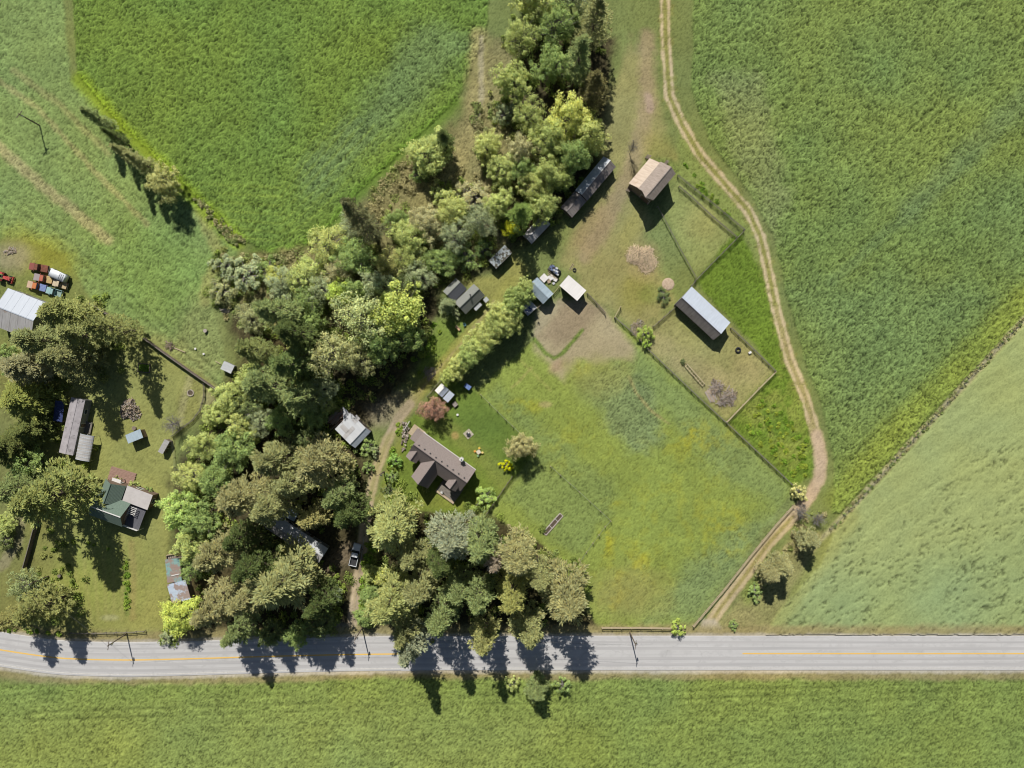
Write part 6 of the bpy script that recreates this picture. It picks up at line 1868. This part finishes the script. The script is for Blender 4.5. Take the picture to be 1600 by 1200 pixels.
pile('straw_litter', 'small patch of pale debris on the meadow above the old vehicles', 'debris', 17, 392, 1.4, 0.9, 0.4, 60, 0.7, 0.08, [M_STONE, M_LOG1], seed=13)
pile('slab_heap', 'pale stony heap at the end of the meadow brush', 'stones', 352, 486, 1.0, 0.7, 0.4, 30, 0.5, 0.16, [M_STONE], seed=14)
pile('woody_debris', 'grey branch pile in the wood right of the curved fence', 'branch pile', 348, 660, 1.6, 1.4, 0.7, 120, 1.4, 0.04, [M_LOG2, M_LOG3], seed=15)

# pole feeder
a, b_ = P(1071, 570), P(1099, 602); d = b_ - a; t = thing('pole_feeder', 'long ladder-like wooden hay feeder lying in the equipment paddock', 'hay feeder', a, math.atan2(d.y, d.x)); L = d.length
for s in (-1, 1): ubox('side_rail', M_PALEWOOD, t, (L / 2, s * 0.38, 0.55), (L, 0.1, 0.14))
for k in range(9): ubox('rung', M_PALEWOOD, t, (0.2 + k * (L - .4) / 8, 0, 0.56), (0.08, 0.7, 0.08))
for x in (0.1, L / 2, L - .1):
    for s in (-1, 1): ubox('leg', M_OLDWOOD, t, (x, s * .38, 0.22), (0.1, 0.12, 0.6))
tree('bush', 1067, 565, 5, 0.9, DG, 'tuft of dark weeds at the upper end of the hay feeder', None, False)


def box_thing(name, label, cat, px, py, dims, ang, m, z=0.0, parts=(), group=None):
    t = thing(name, label, cat, P(px, py) + Vector((0, 0, z)), ang, group)
    for (nm, x0, x1, y0, y1, z0, z1, mm) in parts:
        mb = MB(); mb.box(x0, x1, y0, y1, z0, z1); mb.build(nm, mm, t, bevel=0.01)
    return t


def tyre(label, px, py, r):
    t = thing('discarded_tractor_tyre', label, 'tyre', P(px, py)); mb = MB(); n = 20; m = 8
    for i in range(n):
        a = 6.2832 * i / n
        for j in range(m):
            c = 6.2832 * j / m; q = r * 0.74 + r * 0.26 * math.cos(c)
            mb.v.append((q * math.cos(a), q * math.sin(a), r * 0.3 + r * 0.3 * math.sin(c)))
    for i in range(n):
        for j in range(m): mb.f.append((i * m + j, ((i + 1) % n) * m + j, ((i + 1) % n) * m + (j + 1) % m, i * m + (j + 1) % m))
    mb.build('rubber_ring', M_TYRE, t, smooth=True)


tyre('large black tractor tyre lying in the equipment paddock', 1153, 547, 0.75)
tyre('old black tyre on the grass above the white-roofed shed', 897.5, 422, 0.5)
box_thing('salt_box', 'small pale box by the right-hand fence of the equipment paddock', 'box', 1171, 551, None, 0.5, None, parts=[('crate', -.35, .35, -.25, .25, 0, .4, M_PALEWOOD), ('lid', -.38, .38, -.28, .28, .402, .46, M_WHITEP)])
t = thing('board_stack', 'flat stack of pale weathered boards at the lower end of the hay feeder', 'boards', P(1110, 618), R(-58))
for k in range(5):
    ubox('board', M_LOG1 if k % 2 else M_LOG2, t, (0.1 * (k % 3), -0.72 + 0.36 * k, 0.12 + 0.03 * (k % 2)), (3.0 + 0.25 * (k % 3), 0.33, 0.1), 0.03 * (k - 2))
for x in (-1.1, 1.0): ubox('bearer', M_OLDWOOD, t, (x, 0, 0.02), (0.14, 1.9, 0.12))
# round trodden bale remains
t = thing('hay_ring', 'round pinkish disc of old hay left on the grass near the equipment shed', 'hay', P(1044, 444)); mb = MB()
for i in range(24):
    a0, a1 = 6.2832 * i / 24, 6.2832 * (i + 1) / 24
    for (r0, r1, z0, z1) in ((0, .8, .26, .24), (.8, 1.35, .24, .16), (1.35, 1.6, .16, -.02)):
        mb.quad((r0 * math.cos(a0), r0 * math.sin(a0), z0), (r1 * math.cos(a0), r1 * math.sin(a0), z1), (r1 * math.cos(a1), r1 * math.sin(a1), z1), (r0 * math.cos(a1) + 1e-4, r0 * math.sin(a1), z0))
mb.build('hay_mound', mat('old_hay', alb((206, 184, 158)), 0.95, alb((180, 156, 132)), 3, bump=0.5), t)
mb = MB(); rs = random.Random(3)
for k in range(60):
    a = rs.uniform(0, 6.28); q = rs.uniform(0, 1.5); th = rs.uniform(0, 6.28); p = Vector((q * math.cos(a), q * math.sin(a), .25 - q * .06)); v = Vector((math.cos(th), math.sin(th), .05)) * .25
    mb.tube([p - v, p + v], .02, 3)
o = mb.build('loose_straw', M_STRAW, t); o['kind'] = 'stuff'
# raised garden bed on the rough corner
a = P(864, 819); t = thing('log_bed', 'narrow log-edged garden bed on the rough grass right of the grove', 'garden bed', a, math.atan2(32, 28))
for s in (-1, 1):
    mb = MB(); mb.tube([(-3.2, s * .5, .14), (0, s * .55, .15), (3.2, s * .5, .14)], .15, 8); mb.build('side_log', M_LOG2, t)
    mb = MB(); mb.tube([(s * 3.2, -.5, .14), (s * 3.2, .5, .14)], .13, 8); mb.build('end_log', M_LOG2, t)
mb = MB(); mb.box(-3.1, 3.1, -.4, .4, -.05, .16); mb.build('soil', M_SOIL, t)
for x in (-.9, 1.3):
    mb = MB(); mb.beam((x, -.55, .32), (x + .1, .55, .32), .1, .05); mb.build('cross_board', M_WHITEP, t)
# planter box on the left lawn
t = thing('planter_frame', 'square timber frame planted with green on the left lawn', 'planter', P(226, 575), R(-4))
for s in (-1, 1):
    mb = MB(); mb.box(-1.5, 1.5, s * 1.05 - .07, s * 1.05 + .07, -.05, .4); mb.build('side_board', M_OLDWOOD, t)
    mb = MB(); mb.box(s * 1.43 - .07, s * 1.43 + .07, -.97, .97, -.05, .402); mb.build('end_board', M_OLDWOOD, t)
mb = MB(); mb.box(-1.35, 1.35, -.96, .96, -.05, .28); mb.build('soil', M_SOIL, t)
rs2 = np.random.RandomState(6); k = 500
cen = np.stack([rs2.uniform(-1.3, 1.3, k), rs2.uniform(-.9, .9, k), rs2.uniform(.28, .55, k)], 1)
V_, F_ = leaf_quads(cen, rs2.randn(k, 3), rs2.randn(k, 3) * .5 + np.array([0, 0, 1]), np.full(k, .3), np.full(k, .16), rs2)
o = obj('plants', np_mesh('planter_plants', V_, F_, SHRUB, np.repeat(s2l((126, 160, 62))[None] * rs2.uniform(.7, 1.2, (k, 1)), 4, axis=0)), t); o['kind'] = 'stuff'
# fire ring
def fire_ring(label, px, py, r, n=12):
    t = thing('fire_ring', label, 'fire ring', P(px, py)); rs = random.Random(n)
    for i in range(n):
        a = 6.2832 * i / n; s = rs.uniform(.16, .24)
        mb = MB(); mb.box(-s, s, -s * .7, s * .7, -.05, s * 1.2); q = mb.build('stone', M_STONE, t, bevel=.05); q.location = (r * math.cos(a), r * math.sin(a), 0); q.rotation_euler = (0, 0, a + 1.57)
    mb = MB(); mb.tube([(0, 0, -.02), (0, 0, .06)], r * .8, 14); mb.build('ash_bed', M_SOIL, t)


fire_ring('ring of pale stones round a fire spot in the left yard', 298, 614, 0.75)
t = thing('patio_fire_pit', 'square of pale patio slabs with a dark fire pit on the garden lawn', 'fire pit', P(732, 678), R(40))
for i in range(3):
    for j in range(3):
        mb = MB(); mb.box(-.98 + i * .66, -.36 + i * .66, -.98 + j * .66, -.36 + j * .66, -.05, .1 + .006 * ((i + j) % 2)); mb.build('slab', M_PATIO, t, bevel=.01)
mb = MB(); n = 14; mb.tube([(0, 0, .1), (0, 0, .55)], [.45, .5], n); mb.build('fire_bowl', M_DARKMETAL, t)
mb = MB(); mb.tube([(0.25, .2, .5), (.28, .2, .62)], .18, 8); mb.build('kettle', M_WHITEP, t)
# children's picnic table
t = thing('picnic_table', "small plastic picnic table with orange, yellow and green seats on the lawn", 'table', P(748, 706), R(35)); 
mb = MB(); mb.box(-.5, .5, -.5, .5, .62, .68); mb.build('table_top', paint('pale_plastic', (226, 214, 190)), t, bevel=.03)
for k, c in enumerate(((232, 196, 90), (236, 170, 80), (150, 186, 130), (238, 212, 130))):
    a = k * math.pi / 2 + .78; x, y = .95 * math.cos(a), .95 * math.sin(a)
    mb = MB(); mb.box(x - .27, x + .27, y - .27, y + .27, .34, .42); mb.build('seat', paint('seat_plastic_%d' % k, c), t, bevel=.03)
    mb = MB(); mb.beam((x, y, .34), (x * .35, y * .35, .34), .1, .08); mb.box(x - .06, x + .06, y - .06, y + .06, -.02, .335); mb.build('leg', M_DARKMETAL, t)
mb = MB(); mb.box(-.12, .12, -.12, .12, -.02, .62); mb.build('pedestal', M_DARKMETAL, t)


def chair(label, px, py, ang, m, z=0.0):
    t = thing('garden_chair', label, 'chair', P(px, py, z) if z else P(px, py), ang)
    mb = MB(); mb.box(-.27, .27, -.27, .27, .4, .45); mb.build('seat', m, t, bevel=.015)
    mb = MB(); mb.hexa([(-.32, -.27, .45), (-.27, -.27, .45), (-.27, .27, .45), (-.32, .27, .45), (-.46, -.27, 1.0), (-.41, -.27, 1.0), (-.41, .27, 1.0), (-.46, .27, 1.0)]); mb.build('backrest', m, t)
    for sx in (-.23, .23):
        for sy in (-.23, .23):
            mb = MB(); mb.box(sx - .025, sx + .025, sy - .025, sy + .025, -.02, .4); mb.build('leg', m, t)
    for sy in (-1, 1):
        mb = MB(); mb.box(-.3, .25, sy * .3 - .03, sy * .3 + .03, .62, .66); mb.build('armrest', m, t)


chair('white chair on the front porch of the brown-roofed house', 690.5, 769, R(-125), M_WHITEP, 0.42)
chair('teal garden chair on the grass below the cabin', 726.5, 508, R(-60), paint('teal_plastic', (96, 140, 150)))
t = thing('garden_bench', 'pale orange cushioned bench on the lawn below the cabin', 'bench', P(715.5, 513), R(-42))
mb = MB(); mb.box(-.75, .75, -.3, .3, .38, .5); mb.build('cushion', paint('orange_cushion', (236, 196, 150), .8), t, bevel=.04)
mb = MB(); mb.box(-.75, .75, .28, .36, .38, .85); mb.build('backrest', M_PALEWOOD, t)
for x in (-.65, .65):
    for y in (-.22, .22):
        mb = MB(); mb.box(x - .04, x + .04, y - .04, y + .04, -.02, .38); mb.build('leg', M_PALEWOOD, t)
# crate by the tool shed, swing frame with blue cover, tubs, beams
t = thing('slatted_crate', 'slatted wooden crate beside the grey tool shed', 'crate', P(711, 631.5), R(40))
for k in range(5):
    mb = MB(); mb.box(-.55, .55, -.6 + k * .25, -.42 + k * .25, .6, .66); mb.build('slat', M_LOG2, t)
for s in (-1, 1):
    mb = MB(); mb.box(-.55, .55, s * .58 - .03, s * .58 + .03, -.02, .598); mb.build('side', M_OLDWOOD, t)
    mb = MB(); mb.box(s * .52 - .03, s * .52 + .03, -.55, .55, -.02, .596); mb.build('end', M_OLDWOOD, t)
mono('blue_covered_frame', 'low frame under a blue cover against the garden wire fence', 'cover', [(724, 604), (729, 598), (736.5, 604.5), (733, 610)], 1.3, 1.2, mat('blue_cover', alb((128, 152, 200)), .6, alb((96, 116, 170)), 2.0, bump=.3), None, .06, 'flat', 1, skip=('A',))


def tub(name, label, cat, px, py, r, h, m, m2):
    t = thing(name, label, cat, P(px, py)); mb = MB(); mb.tube([(0, 0, -.03), (0, 0, h)], [r * .85, r], 12); mb.build('body', m, t)
    mb = MB(); mb.tube([(0, 0, h - .05), (0, 0, h + .02)], [r * 1.06, r * 1.06], 12); mb.build('rim', m2, t)


tub('white_bucket', 'white bucket standing alone on the garden lawn', 'bucket', 715, 648, .28, .4, M_WHITEP, M_WHITEP)
tub('dark_tub', 'dark tub with a pale rim on the meadow', 'tub', 322, 517, .45, .6, M_DARKMETAL, M_LOG2)
tub('white_pail', 'small white pail on the meadow, left one of two', 'pail', 306, 545, .25, .35, M_WHITEP, M_WHITEP)
tub('white_pail', 'small white pail on the meadow, nearer the coop', 'pail', 319, 553, .25, .35, M_WHITEP, M_WHITEP)
tub('black_barrel', 'dark barrel on the lawn at the lower left', 'barrel', 95, 899, .4, .7, M_DARKMETAL, M_OLDWOOD)
tub('white_drum', 'pale drum at the upper corner of the pale blue shed', 'drum', 211, 669, .5, .6, M_STONE, M_LOG3)
t = thing('timber_beam', 'pale timber beam lying on the meadow beside the pallet scraps', 'beam', P(281, 547), R(-22)); mb = MB(); mb.box(-1.5, 1.5, -.1, .1, -.02, .16); mb.build('beam', M_PALEWOOD, t, bevel=.01)
t = thing('leaning_ladder', 'thin pale rails lying on the grass above the white-roofed shed', 'ladder', P(893, 417), R(62))
for s in (-1, 1): ubox('side_rail', M_PALEWOOD, t, (0, s * .2, .08), (1.8, .06, .08))
for k in range(6): ubox('rung', M_PALEWOOD, t, (-.75 + .3 * k, 0, .09), (.05, .4, .05))
t = thing('entry_arbor', 'pale timber bar gate at the top corner of the house garden', 'gate', P(637, 664), R(58))
for x in (-1.1, 1.1): ubox('post', M_WHITEP, t, (x, 0, .8), (.14, .14, 1.8))
for z in (.45, .85, 1.25): ubox('bar', M_WHITEP, t, (0, 0.0, z), (2.1, .07, .12))
# slat bin at the head of the long low shed
t = thing('slat_bin', 'open timber bin at the upper end of the long low shed', 'bin', P(270, 869), R(8))
for s in (-1, 1): ubox('side', M_OLDWOOD, t, (s * 1.2, 0, .35), (.1, 1.0, .8))
ubox('back', M_PALEWOOD, t, (0, .52, .35), (2.5, .1, .8))
for k in range(5): ubox('slat', M_LOG2, t, (-.9 + .45 * k, -.05, .2), (.3, .8, .1), rot=(.05 * (k - 2), 0, .1 * (k % 3)))
# junk between the two sheds
G = 'junk between the sheds'
def panel(label, px, py, w, l, ang, m, z=.25, tilt=.1, cat='panel', name='sheet_panel'):
    t = thing(name, label, cat, P(px, py), ang, G)
    mb = MB(); mb.hexa([(-w / 2, -l / 2, z), (w / 2, -l / 2, z + tilt), (w / 2, l / 2, z + tilt), (-w / 2, l / 2, z), (-w / 2, -l / 2, z + .07), (w / 2, -l / 2, z + tilt + .07), (w / 2, l / 2, z + tilt + .07), (-w / 2, l / 2, z + .07)]); mb.build('sheet', m, t, bevel=.01)
    mb = MB(); mb.box(-w / 2 + .1, -w / 2 + .25, -l / 2 + .1, l / 2 - .1, -.03, z - .003); mb.box(w / 2 - .25, w / 2 - .1, -l / 2 + .1, l / 2 - .1, -.03, z + tilt * .8 - .003); mb.build('bearer', M_OLDWOOD, t)


panel('largest white sheet panel lying above the blue-grey shed', 850, 435, 1.7, 1.7, R(45), M_WHITE, .5)
panel('white sheet panel in the junk, right of the largest one', 860.5, 434, 1.3, 1.3, R(30), M_WHITE, .35)
panel('small white sheet nearest the white-roofed shed', 868, 437, 1.0, .9, R(60), M_WHITE, .3)
panel('tan sheet panel at the lower end of the junk', 857.5, 440, .8, .9, R(20), M_LOG1, .3)
panel('pale small board at the bottom of the junk', 865, 443, .6, .6, R(35), M_PALETIN, .2)
t = thing('covered_machinery', 'old machinery under blue and grey sheeting above the junk', 'machinery', P(866, 423), R(-38), G)
mb = MB(); mb.prism([(-1.6, .1), (1.6, .1), (1.5, .8), (.7, 1.2), (-.6, 1.1), (-1.5, .7)], -.8, .8); mb.build('frame', M_DARKMETAL, t, bevel=.06)
rs = random.Random(9); BT = mat('slate_sheet', alb((110, 124, 158)), .6, alb((76, 88, 122)), 2.5, bump=.3)
for k in range(10):
    x, y = rs.uniform(-1.5, 1.2), rs.uniform(-.8, .5); z = 1.22 + .03 * k
    mb = MB(); mb.slab((x, y, z), (x + .7, y + .1, z + .05), (x + .6, y + .5, z), (x - .05, y + .4, z + .04), .02); mb.build('sheeting', BT if k % 3 else M_PALETIN, t)
for k in range(3):
    ubox('bar', M_PALEWOOD, t, (.4 + .1 * k, -1.0 - .25 * k, .5), (3.0, .1, .1), rot=(0, .05, .1 * k))
tub('red_pot', 'red plastic tub in the clearing left of the mobile home', 'tub', 75, 600, .5, .6, paint('red_plastic', (190, 70, 60)), M_STEEL)
print('objects', len(bpy.data.objects), 'tris', sum(len(m.loops) - 2 * len(m.polygons) for m in bpy.data.meshes))
